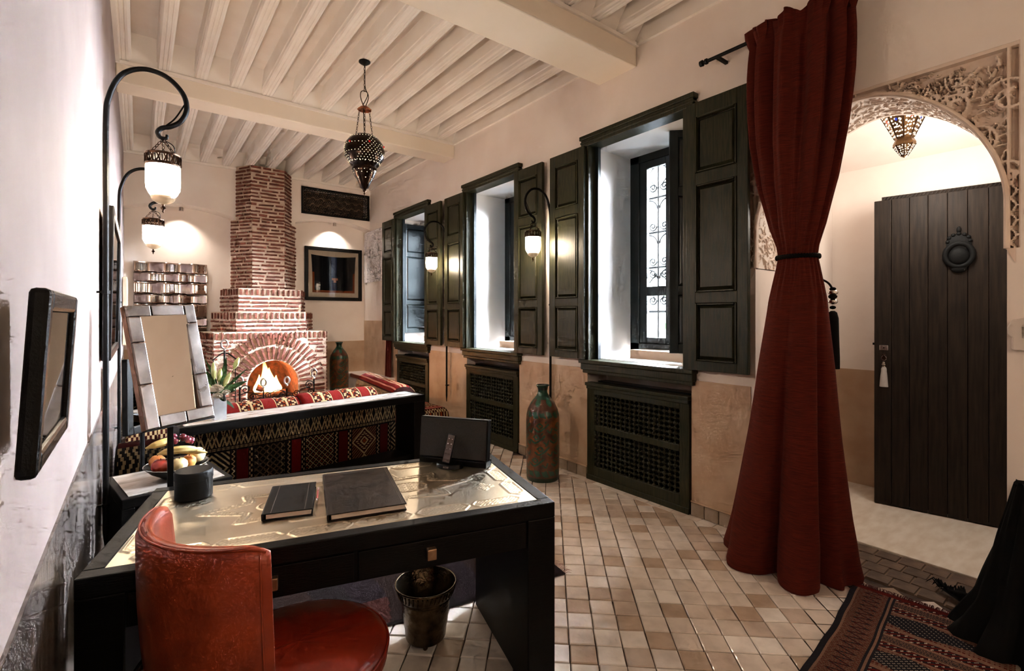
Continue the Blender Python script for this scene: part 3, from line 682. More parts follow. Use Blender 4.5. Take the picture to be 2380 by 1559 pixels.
def flame_mat():
    m = bpy.data.materials.new('flame'); m.use_nodes = True; nt = m.node_tree; N = nt.nodes; L = nt.links; N.clear()
    o = N.new('ShaderNodeOutputMaterial'); e = N.new('ShaderNodeEmission'); tc = N.new('ShaderNodeTexCoord'); sp = N.new('ShaderNodeSeparateXYZ'); r = N.new('ShaderNodeValToRGB')
    L.new(tc.outputs['Object'], sp.inputs[0]); mr = N.new('ShaderNodeMapRange'); mr.inputs['From Min'].default_value = 0; mr.inputs['From Max'].default_value = .44
    L.new(sp.outputs['Z'], mr.inputs['Value']); L.new(mr.outputs[0], r.inputs['Fac']); cr = r.color_ramp
    cr.elements[0].color = (1, .62, .22, 1); cr.elements[1].color = (1, .16, .02, 1); q = cr.elements.new(.55); q.color = (1, .45, .1, 1)
    L.new(r.outputs[0], e.inputs[0]); e.inputs[1].default_value = 9
    t = N.new('ShaderNodeBsdfTransparent'); mx = N.new('ShaderNodeMixShader'); lw = N.new('ShaderNodeLayerWeight'); lw.inputs[0].default_value = .35
    inv = N.new('ShaderNodeMath'); inv.operation = 'SUBTRACT'; inv.inputs[0].default_value = 1.0; L.new(lw.outputs['Facing'], inv.inputs[1])
    pw = N.new('ShaderNodeMath'); pw.operation = 'POWER'; pw.inputs[1].default_value = 1.6; L.new(inv.outputs[0], pw.inputs[0]); L.new(pw.outputs[0], mx.inputs[0])
    L.new(t.outputs[0], mx.inputs[1]); L.new(e.outputs[0], mx.inputs[2]); L.new(mx.outputs[0], o.inputs[0]); return m
FLAME = flame_mat()
ft = thing('fire', 'bright orange and yellow flames rising from the logs in the hearth', 'fire', (FX, YB-.40, .36))
for k, (x, y, h, r) in enumerate(((-.06, -.02, .50, .10), (.02, .02, .36, .11), (.10, 0, .24, .085), (-.15, .03, .26, .07), (.03, -.06, .30, .08))):
    m = MB(); prof = [(r*.75, 0), (r, h*.15), (r*.9, h*.32), (r*.62, h*.5), (r*.42, h*.66), (r*.22, h*.83), (.003, h)]
    m.lathe(prof, 14, (0,0,0), sy=.6); m.v = [(a+x+.022*math.sin(9*c+k*2)*(c/h), b+y+.01*math.cos(11*c+k), c) for a, b, c in m.v]
    obj('flame_tongue', m, FLAME, ft, smooth=180)
l = bpy.data.lights.new('fire_light', 'POINT'); l.energy = 22; l.color = (1, .42, .14); l.shadow_soft_size = .12
o = bpy.data.objects.new('fire_light', l); COL.objects.link(o); o.location = (FX, YB-.52, .62)
# fire screen with ring finials
def ringfin(m, x, z, r=.045, y=0):
    m.tube([(x+r*.8*math.sin(t), y, z+r*1.35+r*1.2*-math.cos(t)) for t in np.linspace(0, 2*PI, 17)[:-1]], .013, 7, True); m.ball((x, y, z-.01), .017, 8, 5)
fs = thing('fire_screen', 'low black wrought-iron fire screen with scrolls and silver ring finials', 'fire screen', (1.52, 7.22, 0))
for x, zt in ((-.465, .60), (.465, .64)):
    obj('post', MB().tube([(x, 0, 0), (x, 0, zt)], .011, 8), IRON, fs, smooth=60)
    m = MB(); ringfin(m, x, zt); obj('ring_finial', m, PEWTER, fs, smooth=60)
for x in (-.19, .10):
    obj('post', MB().tube([(x, -.03, .1), (x, -.03, .52)], .009, 8), IRON, fs, smooth=60)
    m = MB(); ringfin(m, x, .57, .04, -.03); obj('ring_finial', m, PEWTER, fs, smooth=60)
m = MB()
for k in range(10):
    x = -.41+.0915*k; zz = .44 if k % 2 else .37
    for s, z in ((1, zz), (-1, zz-.13)):
        m.tube([(x+a, 0, z+b) for a, b in spiral((0, 0), .055, 1.7, PI*(k % 2), s, 24, .008)], .006, 5)
m.tube([(-.465, 0, .1), (.465, 0, .1)], .008, 6); m.tube([(-.465+.93*t, 0, .47+.03*math.sin(t*PI*5)) for t in np.linspace(0, 1, 40)], .006, 5); m.tube([(-.465, 0, .25), (.465, 0, .25)], .006, 5)
for s in (-1, 1):
    m.tube([(s*(.40+a), 0, .54+b) for a, b in spiral((0, 0), .062, 1.6, 0, 1, 24, .008)], .007, 5)
obj('scrollwork', m, IRON, fs, smooth=60)
# fire tool stand on the left
ts_ = thing('fire_tool_stand', 'black iron fire tool stand with a silver ring top left of the hearth', 'fire tools', (.93, 7.62, 0))
obj('base', MB().lathe([(.13, 0), (.13, .02), (.04, .035), (.015, .06)], 20), IRON, ts_, smooth=40)
obj('pole', MB().tube([(0, 0, .03), (0, 0, 1.06)], .012, 8), IRON, ts_, smooth=60)
m = MB(); ringfin(m, 0, 1.06, .05); obj('ring_finial', m, PEWTER, ts_, smooth=60)
m = MB(); m.tube([(x, 0, .96+.05*math.cos(x*18)) for x in np.linspace(-.14, .14, 15)], .008, 6); obj('crossbar', m, IRON, ts_, smooth=60)
for x in (-.13, .13): obj('hanging_tool', MB().tube([(x, 0, .93), (x, 0, .2), (x*1.05, 0, .16)], [.007, .007, .02], 7), IRON, ts_, smooth=60)
# ------------------------------------------------------------------ desk
D0, DA = (.702, 2.053, 0), math.radians(-15)
dk = thing('desk', 'black wooden desk with an embossed brass top and two drawers', 'desk', D0, DA)
dl, dd = .77, .405
m = MB(); fw = .055
for lo, hi in (((-dl, -dd, .69), (dl, -dd+fw, .75)), ((-dl, dd-fw, .69), (dl, dd, .75)), ((-dl, -dd+fw, .69), (-dl+fw, dd-fw, .75)), ((dl-fw, -dd+fw, .69), (dl, dd-fw, .75))): m.box(lo, hi)
m.box((-dl+fw, -dd+fw, .70), (dl-fw, dd-fw, .735)); obj('top_frame', m, BLACKW, dk, bev=.004)
for s in (-1, 1):
    m = MB(); m.box((min(s*dl, s*.65), -dd, 0), (max(s*dl, s*.65), .26, .69)); obj('leg_slab', m, BLACKW, dk, bev=.004)
obj('apron', MB().box((-.65, -dd+.012, .58), (.65, -dd+.04, .69)), BLACKW, dk)
obj('back_apron', MB().box((-.65, .22, .58), (.65, .25, .69)), BLACKW, dk)
for s in (-1, 1):
    dr = obj('drawer', MB().box((s*.325-.318, -dd, .588), (s*.325+.318, -dd+.012, .686)), BLACKW, dk, bev=.002)
    obj('knob', MB().obox((s*.26, -dd-.012, .64), (.034, .026, .04)), mat('bronze_knob%d' % s, '#8f6f55', '#a98a6c', 30, rough=.35, metal=.9), dr, bev=.003)
# embossed brass sheet
X0, Y0 = dl-fw, dd-fw; res = .0045
xs = np.arange(-X0, X0+res, res); ys = np.arange(-Y0, Y0+res, res); XX, YY = np.meshgrid(xs, ys, indexing='ij')
def polyd(XX, YY, pts):
    pts = np.asarray(pts, float); best = np.full(XX.shape, 9.)
    for a, b in zip(pts[:-1], pts[1:]):
        d = b-a; t = np.clip(((XX-a[0])*d[0]+(YY-a[1])*d[1])/(d@d+1e-12), 0, 1); best = np.minimum(best, np.hypot(XX-a[0]-t*d[0], YY-a[1]-t*d[1]))
    return best
def inpoly(XX, YY, pts):
    ins = np.zeros(XX.shape, bool); n = len(pts)
    for i in range(n):
        (x1, y1), (x2, y2) = pts[i], pts[(i+1) % n]; c = ((y1 > YY) != (y2 > YY)) & (XX < (x2-x1)*(YY-y1)/(y2-y1+1e-12)+x1); ins ^= c
    return ins
dots = (np.sin(XX*2*PI/.016)*np.sin(YY*2*PI/.016))
Hh = np.zeros(XX.shape)
def cart(cx, cy, hl, hh, rot):
    global Hh
    p = [(-hl, 0), (-hl+hh*.8, hh), (hl-hh*.8, hh), (hl, 0), (hl-hh*.8, -hh), (-hl+hh*.8, -hh), (-hl, 0)]
    if rot: p = [(-b, a) for a, b in p]
    p = [(cx+a, cy+b) for a, b in p]; m_ = inpoly(XX, YY, p[:-1]); d = polyd(XX, YY, p)
    Hh = np.where(d < .004, 1., Hh); Hh = np.where(m_ & (d > .007), np.clip(dots*1.6, 0, 1)*.9, Hh)
for k in range(6):
    x = -X0+.16+(2*X0-.32)*k/5
    for s in (-1, 1): cart(x, s*(Y0-.045), .105, .033, False)
for k in range(3):
    for s in (-1, 1): cart(s*(X0-.042), -.18+.18*k, .085, .03, True)
star = [(-.53,0),(-.37,.06),(-.39,.14),(-.22,.12),(-.20,.19),(.20,.19),(.22,.12),(.39,.14),(.37,.06),(.53,0)]; star = star+[(a,-b) for a, b in star[::-1]][1:]
d = polyd(XX, YY, star); Hh = np.where((np.abs(d-.013) < .0025), 1., Hh); Hh = np.where(d < .010, np.clip(np.abs(dots)*1.3, 0, 1), Hh)
for cx in (-.25, .25):
    e = np.hypot((XX-cx)/.085, YY/.055); Hh = np.where(np.abs(e-1) < .05, 1, Hh); Hh = np.where(e < .9, np.clip(dots*1.7, 0, 1), Hh)
for cx, cy in ((.56, -.12), (-.56, .12)):
    e = np.hypot((XX-cx)/.05, (YY-cy)/.02); f_ = np.hypot((XX-cx)/.018, (YY-cy)/.05); e = np.minimum(e, f_); Hh = np.where(e < 1, np.clip(dots*1.6, .2, 1), Hh)
Zs = .7475+.0030*Hh+.0004*np.sin(XX*9)*np.sin(YY*11+XX*5)
obj('brass_sheet', MB().grid(np.stack([XX, YY, Zs], -1)), BRASS, dk, smooth=180)
# things on the desk
def on_desk(x, y): return (x, y, .7495)
bx = thing('round_box', 'black leather round lidded box on the desk corner', 'box', on_desk(.185, 2.425), .3)
obj('body', MB().lathe([(.064, 0), (.068, .004), (.068, .078)], 40), BLKL2, bx, smooth=40)
obj('lid', MB().lathe([(.07, .079), (.07, .107), (.066, .113), (.03, .116), (.0, .1165)], 40), BLKL2, bx, smooth=40)
def book(name, label, cat, loc, rz, w_, h_, t_, m_, bands):
    b = thing(name, label, cat, loc, rz)
    obj('back_cover', MB().box((-w_/2, -h_/2, 0), (w_/2, h_/2, .004)), m_, b, bev=.0015)
    obj('pages', MB().box((-w_/2+.012, -h_/2+.008, .004), (w_/2-.006, h_/2-.008, t_-.004)), PAPER, b)
    obj('front_cover', MB().box((-w_/2, -h_/2, t_-.004), (w_/2, h_/2, t_)), m_, b, bev=.0018)
    obj('spine', MB().box((-w_/2-.003, -h_/2, .001), (-w_/2+.004, h_/2, t_-.001)), m_, b, bev=.0018)
    for x in bands: obj('stitched_line', MB().box((x-.0012, -h_/2+.004, t_), (x+.0012, h_/2-.004, t_+.0006)), mat('stitch%s%d' % (name, int(x*999)), '#4a4038', rough=.6), b)
    return b
nb = book('notebook', 'small black leather notebook with a red pen at its edge', 'notebook', on_desk(.491, 2.10), math.radians(-18), .172, .318, .026, BLKL2, (-.058, .058))
fo = book('folder', 'large dark brown leather folder lying on the desk', 'folder', on_desk(.752, 2.03), math.radians(-14.5), .287, .50, .026, BLKL, (.128, .134))
pn = thing('pen', 'red ballpoint pen clipped to the small notebook', 'pen', (.491+.0905*math.cos(math.radians(-18))+.012, 2.10+.0905*math.sin(math.radians(-18))+.03, .7495+.019), math.radians(-18))
RED = mat('red_plastic', '#8e1d14', rough=.3)
obj('barrel', MB().tube([(.004, -.075, 0), (.004, .05, 0)], .0042, 8), RED, pn, smooth=60); obj('tip', MB().tube([(.004, -.075, 0), (.004, -.095, 0)], [.0042, .001], 8), SILVER, pn, smooth=60)
obj('clip', MB().box((.002, .01, .004), (.006, .05, .006)), SILVER, pn)
# speaker dock
sa = math.atan2(1.971-2.281, 1.352-1.144)
sp = thing('speaker_dock', 'black and grey speaker dock standing on the desk', 'speaker', (1.262, 2.143, .7495), sa)
m = MB(); T = Matrix.Rotation(math.radians(-6), 4, 'X')
m.box((-.188, -.005, .03), (.188, .04, .235)); m.xf(T); obj('cabinet', m, BLACKP, sp, bev=.004)
m = MB(); m.box((-.182, -.011, .036), (.182, -.004, .228)); m.xf(T); obj('grille_cloth', m, GREYCL, sp, bev=.003)
obj('foot', MB().box((-.186, -.006, 0), (.186, .07, .031)), BLACKP, sp, bev=.004)
m = MB(); m.lathe([(.072, 0), (.072, .014), (.066, .02), (0, .021)], 32, (-.0, -.03, 0), sy=.62); obj('dock_cradle', m, BLACKP, sp, smooth=40)
rm_ = thing('remote_control', 'slim grey remote control leaning in the speaker dock', 'remote', (1.262, 2.143, .7495), sa)
Tr = Matrix.Translation((-.012, -.052, .024)) @ Matrix.Rotation(math.radians(8), 4, 'Y') @ Matrix.Rotation(math.radians(-14), 4, 'X')
m = MB(); m.box((-.022, 0, 0), (.022, .009, .142)); m.xf(Tr); obj('body', m, BLACKP, rm_, bev=.002)
m = MB(); m.box((-.018, -.0012, .004), (.018, .0, .138)); m.xf(Tr); obj('face', m, mat('remote_face', '#4d4037', rough=.4), rm_)
for i in range(4):
    for s in (-1, 1):
        m = MB().lathe([(.0028, 0), (.0028, .0012), (0, .0014)], 10); m.xf(Tr @ Matrix.Translation((s*.009, -.0012, .046+.024*i)) @ Matrix.Rotation(PI/2, 4, 'X')); obj('button', m, SILVER, rm_)
def text_mesh(body, size, name, m, parent, M, ext=.0006):
    cu = bpy.data.curves.new(name, 'FONT'); cu.body = body; cu.size = size; cu.align_x = 'CENTER'; cu.align_y = 'CENTER'; cu.extrude = ext; cu.shear = .25
    o = bpy.data.objects.new(name, cu); dg = bpy.context.evaluated_depsgraph_get(); COL.objects.link(o); dg.update()
    me = bpy.data.meshes.new_from_object(o.evaluated_get(dg)); bpy.data.objects.remove(o); me.materials.clear(); me.materials.append(m); me.name = name
    me.transform(M); q = bpy.data.objects.new(name, me); COL.objects.link(q); q.parent = parent; return q
text_mesh('BOSE', .011, 'lettering', SILVER, rm_, Tr @ Matrix.Translation((0, -.0014, .016)) @ Matrix.Rotation(PI/2, 4, 'X'))
text_mesh('BOSE', .013, 'lettering', SILVER, sp, Matrix.Translation((0, -.0755, .009)) @ Matrix.Rotation(PI/2, 4, 'X'))
# ------------------------------------------------------------------ chair
ch = thing('desk_chair', 'orange leather desk chair with a curved low back', 'chair', (.37, 1.61, 0), math.radians(21-90))
R0 = .324; fc = -.056; ha = math.radians(57)
def shell(z, a, off):
    k = (z-.42)/.53; r = R0+off-.02*(1-k); return (r*math.sin(a), fc-r*math.cos(a)-.02*k+.02, z)
na, nz = 40, 26; PO = np.zeros((na+1, nz*2+2, 3))
for i in range(na+1):
    a = -ha+2*ha*i/na; e = abs(a)/ha; top = .952-.018*max(0, (e-.8)/.2)**2; th = .042*(1-.35*e**6); row = []
    for k in range(nz+1): z = .42+(top-.42)*k/nz; bul = .012*math.sin(PI*k/nz); row.append(shell(z, a, bul+(-.012 if k == nz else 0)))
    for k in range(nz, -1, -1): z = .42+(top-.42)*k/nz+(.002 if k == nz else 0); bul = .012*math.sin(PI*k/nz); row.append(shell(z, a, -th-bul*.5+(.012 if k == nz else 0)))
    PO[i] = row
m = MB().grid(PO); w2 = nz*2+2
m.f += [tuple(range(0, w2)), tuple(na*w2+k for k in range(w2-1, -1, -1))]+[(i*w2, i*w2+w2-1, (i+1)*w2+w2-1, (i+1)*w2) for i in range(na)]
obj('backrest', m, LEATHER, ch, smooth=75)
for s in (-1, 1):
    obj('seam', MB().tube([Vector(shell(z, s*ha*.93, .0135*math.sin(PI*(z-.42)/.53)+.0005)) for z in np.linspace(.43, .935, 20)], .0022, 5), LEATHER, ch, smooth=90)
obj('seam', MB().tube([Vector(shell(.951-.018*max(0, (abs(a)/ha-.8)/.2)**2, a, -.008)) for a in np.linspace(-ha*.97, ha*.97, 50)], .003, 6), LEATHER, ch, smooth=90)
prof = [(.0, .40), (.25, .40), (.268, .42), (.272, .445), (.265, .468), (.24, .482), (.15, .49), (0, .492)]
m = MB(); m.lathe(prof, 56, (.015, .02, 0), cap=False); m.v = [(x, y, z+(.004*math.sin(34*x+9*y)*math.sin(21*y-12*x)+.003*math.sin(60*x-30*y) if z > .47 else 0)) for x, y, z in m.v]
obj('seat', m, SEATL, ch, smooth=180)
obj('seat_piping', MB().tube([(.015+.27*math.cos(t), .02+.27*math.sin(t), .462) for t in np.linspace(0, 2*PI, 57)[:-1]], .005, 6, True), SEATL, ch, smooth=90)
obj('pedestal', MB().lathe([(.03, .03), (.03, .40)], 20), SILVER, ch, smooth=40)
obj('base_disc', MB().lathe([(.25, 0), (.25, .012), (.20, .02), (.05, .032), (.03, .05)], 40), SILVER, ch, smooth=40)
obj('back_hoop', MB().tube([(.36*math.sin(t), fc-.36*math.cos(t), .50-.05*math.cos(t*1.5)) for t in np.linspace(-1.2, 1.2, 25)], .012, 8), SILVER, ch, smooth=60)
# ------------------------------------------------------------------ bin
bn = thing('waste_bin', 'embossed dark metal waste bin under the desk', 'bin', (1.06, 2.04, 0))
BINM = mat('bin_metal', '#3a3128', '#665846', 20, rough=.26, metal=1, bump=.5, bscale=60, bdist=.006)
m = MB(); m.lathe([(.088, .022), (.092, .03), (.097, .08), (.1, .085), (.112, .2), (.117, .205), (.117, .213), (.124, .222), (.136, .262), (.138, .27), (.133, .27), (.118, .222), (.108, .2), (.086, .03), (0, .03)], 48, cap=False); obj('body', m, BINM, bn, smooth=35)
obj('rim', MB().tube([(.138*math.cos(t), .138*math.sin(t), .27) for t in np.linspace(0, 2*PI, 49)[:-1]], .005, 7, True), BINM, bn, smooth=60)
m = MB()
for i in range(40):
    t = 2*PI*i/40; m.tube([((.1255+.011*k)*math.cos(t+.05*k), (.1255+.011*k)*math.sin(t+.05*k), .226+.034*k) for k in (0, .5, 1)], .0035, 5)
obj('fluted_band', m, BINM, bn, smooth=60, kind='stuff')
for i in range(3): obj('foot', MB().ball((.07*math.cos(i*2.1), .07*math.sin(i*2.1), .011), .012, 10, 6), BINM, bn, smooth=90)
# ------------------------------------------------------------------ woven textiles
BK, DR, RD, CR, TN, OR = [np.array(hx(c)[:3]) for c in ('#0e0807', '#2c0807', '#5c0c08', '#9c8662', '#6c5035', '#74300f')]
def lay(C, mask, col): C[mask] = col
def tri(x): return np.abs((x % 1)-.5)*2
def kilim_back(U, V):
    """U along, V down from the top, metres"""
    C = np.zeros(U.shape+(3,)); C[:] = BK
    b = V < .17; p = .105; t = tri(U/p); vv = V/.17
    lay(C, b & (np.abs(t-vv) < .11), CR); lay(C, b & (np.abs((1-t)-vv) < .11), CR); lay(C, b & (np.abs(t-(vv-.42)) < .08), CR*.8); b = b & (V > 0)
    lay(C, b & (np.abs(t-.5)+np.abs(vv-.4)*.6 < .1), DR)
    d = (V > .18) & (V < .205); lay(C, d & (((U/.011) % 1) < .5) & ((((V-.18)/.0125) % 1) < .55), CR)
    r = V > .215; k = np.floor(U/.44).astype(int); x = U-k*.44; y = V-.215
    lay(C, r & (x < .085), RD*.45); lay(C, r & (x < .085) & (k % 3 == 2), RD)
    lay(C, r & (np.abs(x-.105-.008*np.sign(np.sin(y*2*PI/.045))) < .005), CR*.9); lay(C, r & (np.abs(x-.415-.008*np.sin(y*2*PI/.04)) < .005), CR*.9)
    mx = (x > .13) & (x < .39) & r; cx = (x-.26)/.13; q = np.abs(cx)
    ty = k % 4
    yy = (y % .26)/.26; dm = np.abs(yy-.5)*2
    m0 = mx & (ty == 0) & (np.abs(((q+dm) % .34)-.17) < .07); lay(C, m0, CR*.85); lay(C, mx & (ty == 0) & (np.abs(q*1.0+dm-.05) < .12), TN)
    s1 = ((x+y)/.055) % 1; s2 = ((x-y)/.055) % 1; dot = ((x/.008) % 1 < .6) & ((y/.008) % 1 < .6)
    lay(C, mx & (ty == 1) & ((s1 < .3) | (s2 < .3)) & dot & (q < .95), CR)
    lay(C, mx & (ty == 2) & ((s1 < .16) | (s2 < .16)), CR*.9); lay(C, mx & (ty == 2) & (np.abs(s1-.58) < .14) & (np.abs(s2-.58) < .14), OR)
    h = mx & (ty == 3); lay(C, h, DR); lay(C, h & (np.abs(q+dm-.95) < .07), CR); lay(C, h & (np.abs(q+dm-.62) < .09) & (((y/.02) % 1) < .6), CR*.9); lay(C, h & (np.abs(q+dm-.3) < .07), CR); lay(C, h & (q+dm < .16), OR); lay(C, h & (q+dm > 1.05) & (((x+y)/.03 % 1) < .35), TN)
    return C
def kilim_bolster(U, V):
    """U along the bolster, V around"""
    C = np.zeros(U.shape+(3,)); C[:] = RD
    k = (U % .30); lay(C, (k > .11), DR); e = k-.11; lay(C, (np.abs(e) < .004) | (np.abs(e-.187) < .004), CR)
    z = (k > .12) & (k < .29); t = (e-.095)/.09
    lay(C, z & (np.abs(np.abs(t)-tri(V/.12)*.9) < .12), CR*.95); lay(C, z & (np.abs(np.abs(t)-tri(V/.12+.5)*.9) < .09), OR); lay(C, z & (np.abs(t) < .12) & ((V/.02 % 1) < .5), CR)
    return C
def kilim_cushion(U, V):
    C = np.zeros(U.shape+(3,)); C[:] = RD; k = V % .34
    z = (k > .07) & (k < .24); lay(C, z, DR); lay(C, (np.abs(k-.075) < .006) | (np.abs(k-.235) < .006), CR)
    g = ((U/.035) % 1 < .42) ^ (((V)/.035) % 1 < .42); lay(C, z & g & (np.abs(k-.155) < .055), CR*.95); lay(C, z & (np.abs(((U/.14) % 1)-.5) < .1) & (np.abs(k-.155) < .02), OR)
    lay(C, (k < .03) & ((U/.014 % 1) < .55), CR*1.1); lay(C, (k > .27) & (k < .3), np.array(hx('#b07060')[:3])); return C
def cloth(name, P, colf, U, V, parent=None, m_=None, smooth=180):
    mb = MB().grid(P); Uc = .25*(U[:-1,:-1]+U[1:,1:]+U[1:,:-1]+U[:-1,1:]); Vc = .25*(V[:-1,:-1]+V[1:,1:]+V[1:,:-1]+V[:-1,1:])
    return obj(name, mb, m_ or KILIM, parent, smooth=smooth, cols=colf(Uc, Vc).reshape(-1, 3))
# console table behind the sofa
CA = math.atan2(4.426-4.128, 2.291-.288)
ct = thing('console_table', 'long low black console table with a bright metal inlay behind the sofa', 'table', (.288, 4.128, 0), CA)
CLN = math.hypot(2.003, .298); CD = .33
TIN = mat('tin_inlay', '#b9aea3', '#f2eae1', 7, rough=.26, metal=.55, stretch=(1, 2.5, 1), detail=8, pos=(.3, .6))
m = MB(); m.box((-.06, 0, .655), (CLN, CD, .72)); obj('top', m, BLACKW, ct, bev=.004)
obj('metal_inlay', MB().box((-.02, .035, .718), (CLN-.05, CD-.035, .7225)), TIN, ct)
for x0, x1 in ((-.06, .03), (CLN-.13, CLN)): obj('leg_slab', MB().box((x0, 0, 0), (x1, CD, .655)), BLACKW, ct, bev=.004)
obj('bottom_rail', MB().box((.03, .05, .05), (CLN-.13, CD, .13)), BLACKW, ct, bev=.003)
# sofa
so = thing('sofa', 'low sofa covered in dark red and cream woven kilim', 'sofa', (.288, 4.128, 0), CA)
obj('seat_base', MB().box((-.02, .56, 0), (1.86, 1.25, .36)), mat('sofa_base', '#241410', rough=.9), so, bev=.02)
nu, nv = 470, 150; W_, H_ = 1.94, .60
U, V = np.meshgrid(np.linspace(0, W_, nu), np.linspace(0, H_, nv), indexing='ij')
P = np.stack([U-.03, .345+.008*np.sin(U*7)+.015*(V/H_), .70-V], -1); cloth('kilim_back', P, lambda u, v: kilim_back(u, v-.075), U, V, so)
obj('back_core', MB().box((-.02, .375, .03), (W_-.05, .55, .68)), BLKCL, so, bev=.02)
P = np.stack([U[::4, ::6]-.02, .56+.69*V[::4, ::6]/H_, .40+.03*np.sin(PI*V[::4, ::6]/H_)*np.sin(PI*np.clip(U[::4, ::6]/W_, 0, 1))**.3], -1); cloth('seat_cover', P, kilim_cushion, U[::4, ::6], V[::4, ::6], so)
def bolster(loc, rz, ln, r, label, colf=kilim_bolster, sq=1.0, cap='cap_red'):
    b = thing('bolster', label, 'cushion', loc, rz, 'kilim bolsters around the fireplace')
    n, k = int(ln/.006), 56; U, V = np.meshgrid(np.linspace(0, ln, n), np.linspace(0, 2*PI*r, k), indexing='ij'); A = V/r+PI/2
    rr = r*(1-.10*np.clip((np.abs(U-ln/2)/(ln/2)-.9)/.1, 0, 1)**2)*(1+.02*np.sin(U*13))
    P = np.stack([U-ln/2, rr*np.cos(A), r*sq+rr*np.sin(A)*sq], -1); cloth('cover', P, colf, U, V, b)
    for s in (-1, 1): obj('end_cap', MB().lathe([(0, -.012), (r*.6, -.008), (r*.9, 0)], 24).xf(Matrix.Translation((s*ln/2, 0, r*sq)) @ Matrix.Diagonal((1,1,sq,1)) @ Matrix.Rotation(-s*PI/2, 4, 'Y')), MATS.get(cap) or mat(cap, {'cap_red': '#3c0a08', 'cap_dark': '#120a08'}[cap], rough=.9), b, smooth=90)
    return b
def cl(x, y, z=0): return (.288+x*math.cos(CA)-y*math.sin(CA), 4.128+x*math.sin(CA)+y*math.cos(CA), z)
bolster(cl(.55, .67, .42), CA, .93, .165, 'red and cream kilim bolster behind the flower vase on the sofa'); bolster(cl(1.42, .67, .42), CA, .80, .17, 'red and cream kilim bolster on the sofa below the dark vase')
# side benches
def bench(x0, x1, y0, y1, label):
    b = thing('daybed', label, 'daybed', ((x0+x1)/2, (y0+y1)/2, 0)); hx_, hy = (x1-x0)/2, (y1-y0)/2
    obj('base', MB().box((-hx_, -hy, 0), (hx_, hy, .30)), MATS['sofa_base'], b, bev=.02)
    U, V = np.meshgrid(np.linspace(-hx_, hx_, 60), np.linspace(-hy, hy, 160), indexing='ij'); e = np.minimum(hx_-np.abs(U), hy-np.abs(V))
    P = np.stack([U, V, .30+.12*np.clip(e/.04, 0, 1)**.4], -1); cloth('cover', P, kilim_cushion, U, V, b); return b
bench(2.30, 2.94, 5.05, 7.45, 'kilim covered daybed along the window wall right of the fireplace')
bench(-.10, .45, 5.75, 7.6, 'dark kilim covered daybed along the left wall')
b = bolster((2.42, 5.78, .415), math.radians(84), 1.5, .17, 'long red patterned kilim bolster along the daybed near the farthest window', kilim_cushion, .95)
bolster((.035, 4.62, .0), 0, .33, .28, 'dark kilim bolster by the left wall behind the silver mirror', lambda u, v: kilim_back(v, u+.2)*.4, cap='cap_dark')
bolster((.17, 5.95, .42), 0, .5, .13, 'kilim bolster lying on the left daybed', kilim_bolster)
# rugs
def fringe(p, d, n, ln, wd, m_, parent, jit=.3):
    mb = MB(); p = Vector(p); d = Vector(d); out = Vector((d.y, -d.x, 0)).normalized()
    for i in range(n):
        q = p+d*(i/n); e = out*ln*random.uniform(.7, 1.2)+d.normalized()*random.gauss(0, ln*jit)
        mb.tube([q, q+e*.5+Vector((0,0,.006)), q+e-Vector((0,0,.001))], [wd, wd*.8, wd*.3], 4)
    return obj('fringe', mb, m_, parent, kind='stuff')
a = math.radians(-9.7); ru = thing('purple_rug', 'dark purple and brown woven rug under the desk', 'rug', (1.975, 2.061, 0), a)
U, V = np.meshgrid(np.linspace(0, 1.85, 160), np.linspace(0, 1.35, 110), indexing='ij')
PU, PB, PG = [np.array(hx(c)[:3]) for c in ('#1c1317', '#211512', '#160f10')]
def rugc(U, V):
    C = np.zeros(U.shape+(3,)); C[:] = PB; k = np.floor(U/.17+.25*np.sin(V*6)).astype(int); lay(C, k % 3 == 0, PU); lay(C, k % 3 == 1, PG); lay(C, (V < .03) | (U < .02), np.array(hx('#120c0c')[:3]))
    lay(C, (k % 4 == 2) & (V > .03) & (V < .25), np.array(hx('#3a1d19')[:3])); return C
P = np.stack([-U, V, .005+.003*np.sin(U*8)*np.sin(V*7)], -1); cloth('weave', P[::-1], lambda u, v: rugc(u, v), U[::-1], V[::-1], ru)
PINKF = mat('pink_fringe', '#b99c94', rough=.9); fringe((0, 1.35, .006), (0, -1.35, 0), 170, -.045, .002, PINKF, ru)
ka = math.atan2(.115, 1.013); kr = thing('kilim_rug', 'patterned kilim rug with a dark red fringe before the arched doorway', 'rug', (3.195, 1.0, 0), ka)
W_, H_ = 2.3, 1.5
U, V = np.meshgrid(np.linspace(0, W_, 460), np.linspace(0, H_, 300), indexing='ij')   # U away from the doorway, V along the doorway towards the near side
PK = np.array(hx('#77594a')[:3]); NV = np.array(hx('#1c1a1f')[:3]); WH = np.array(hx('#a79a8a')[:3]); MR = np.array(hx('#4c120f')[:3])
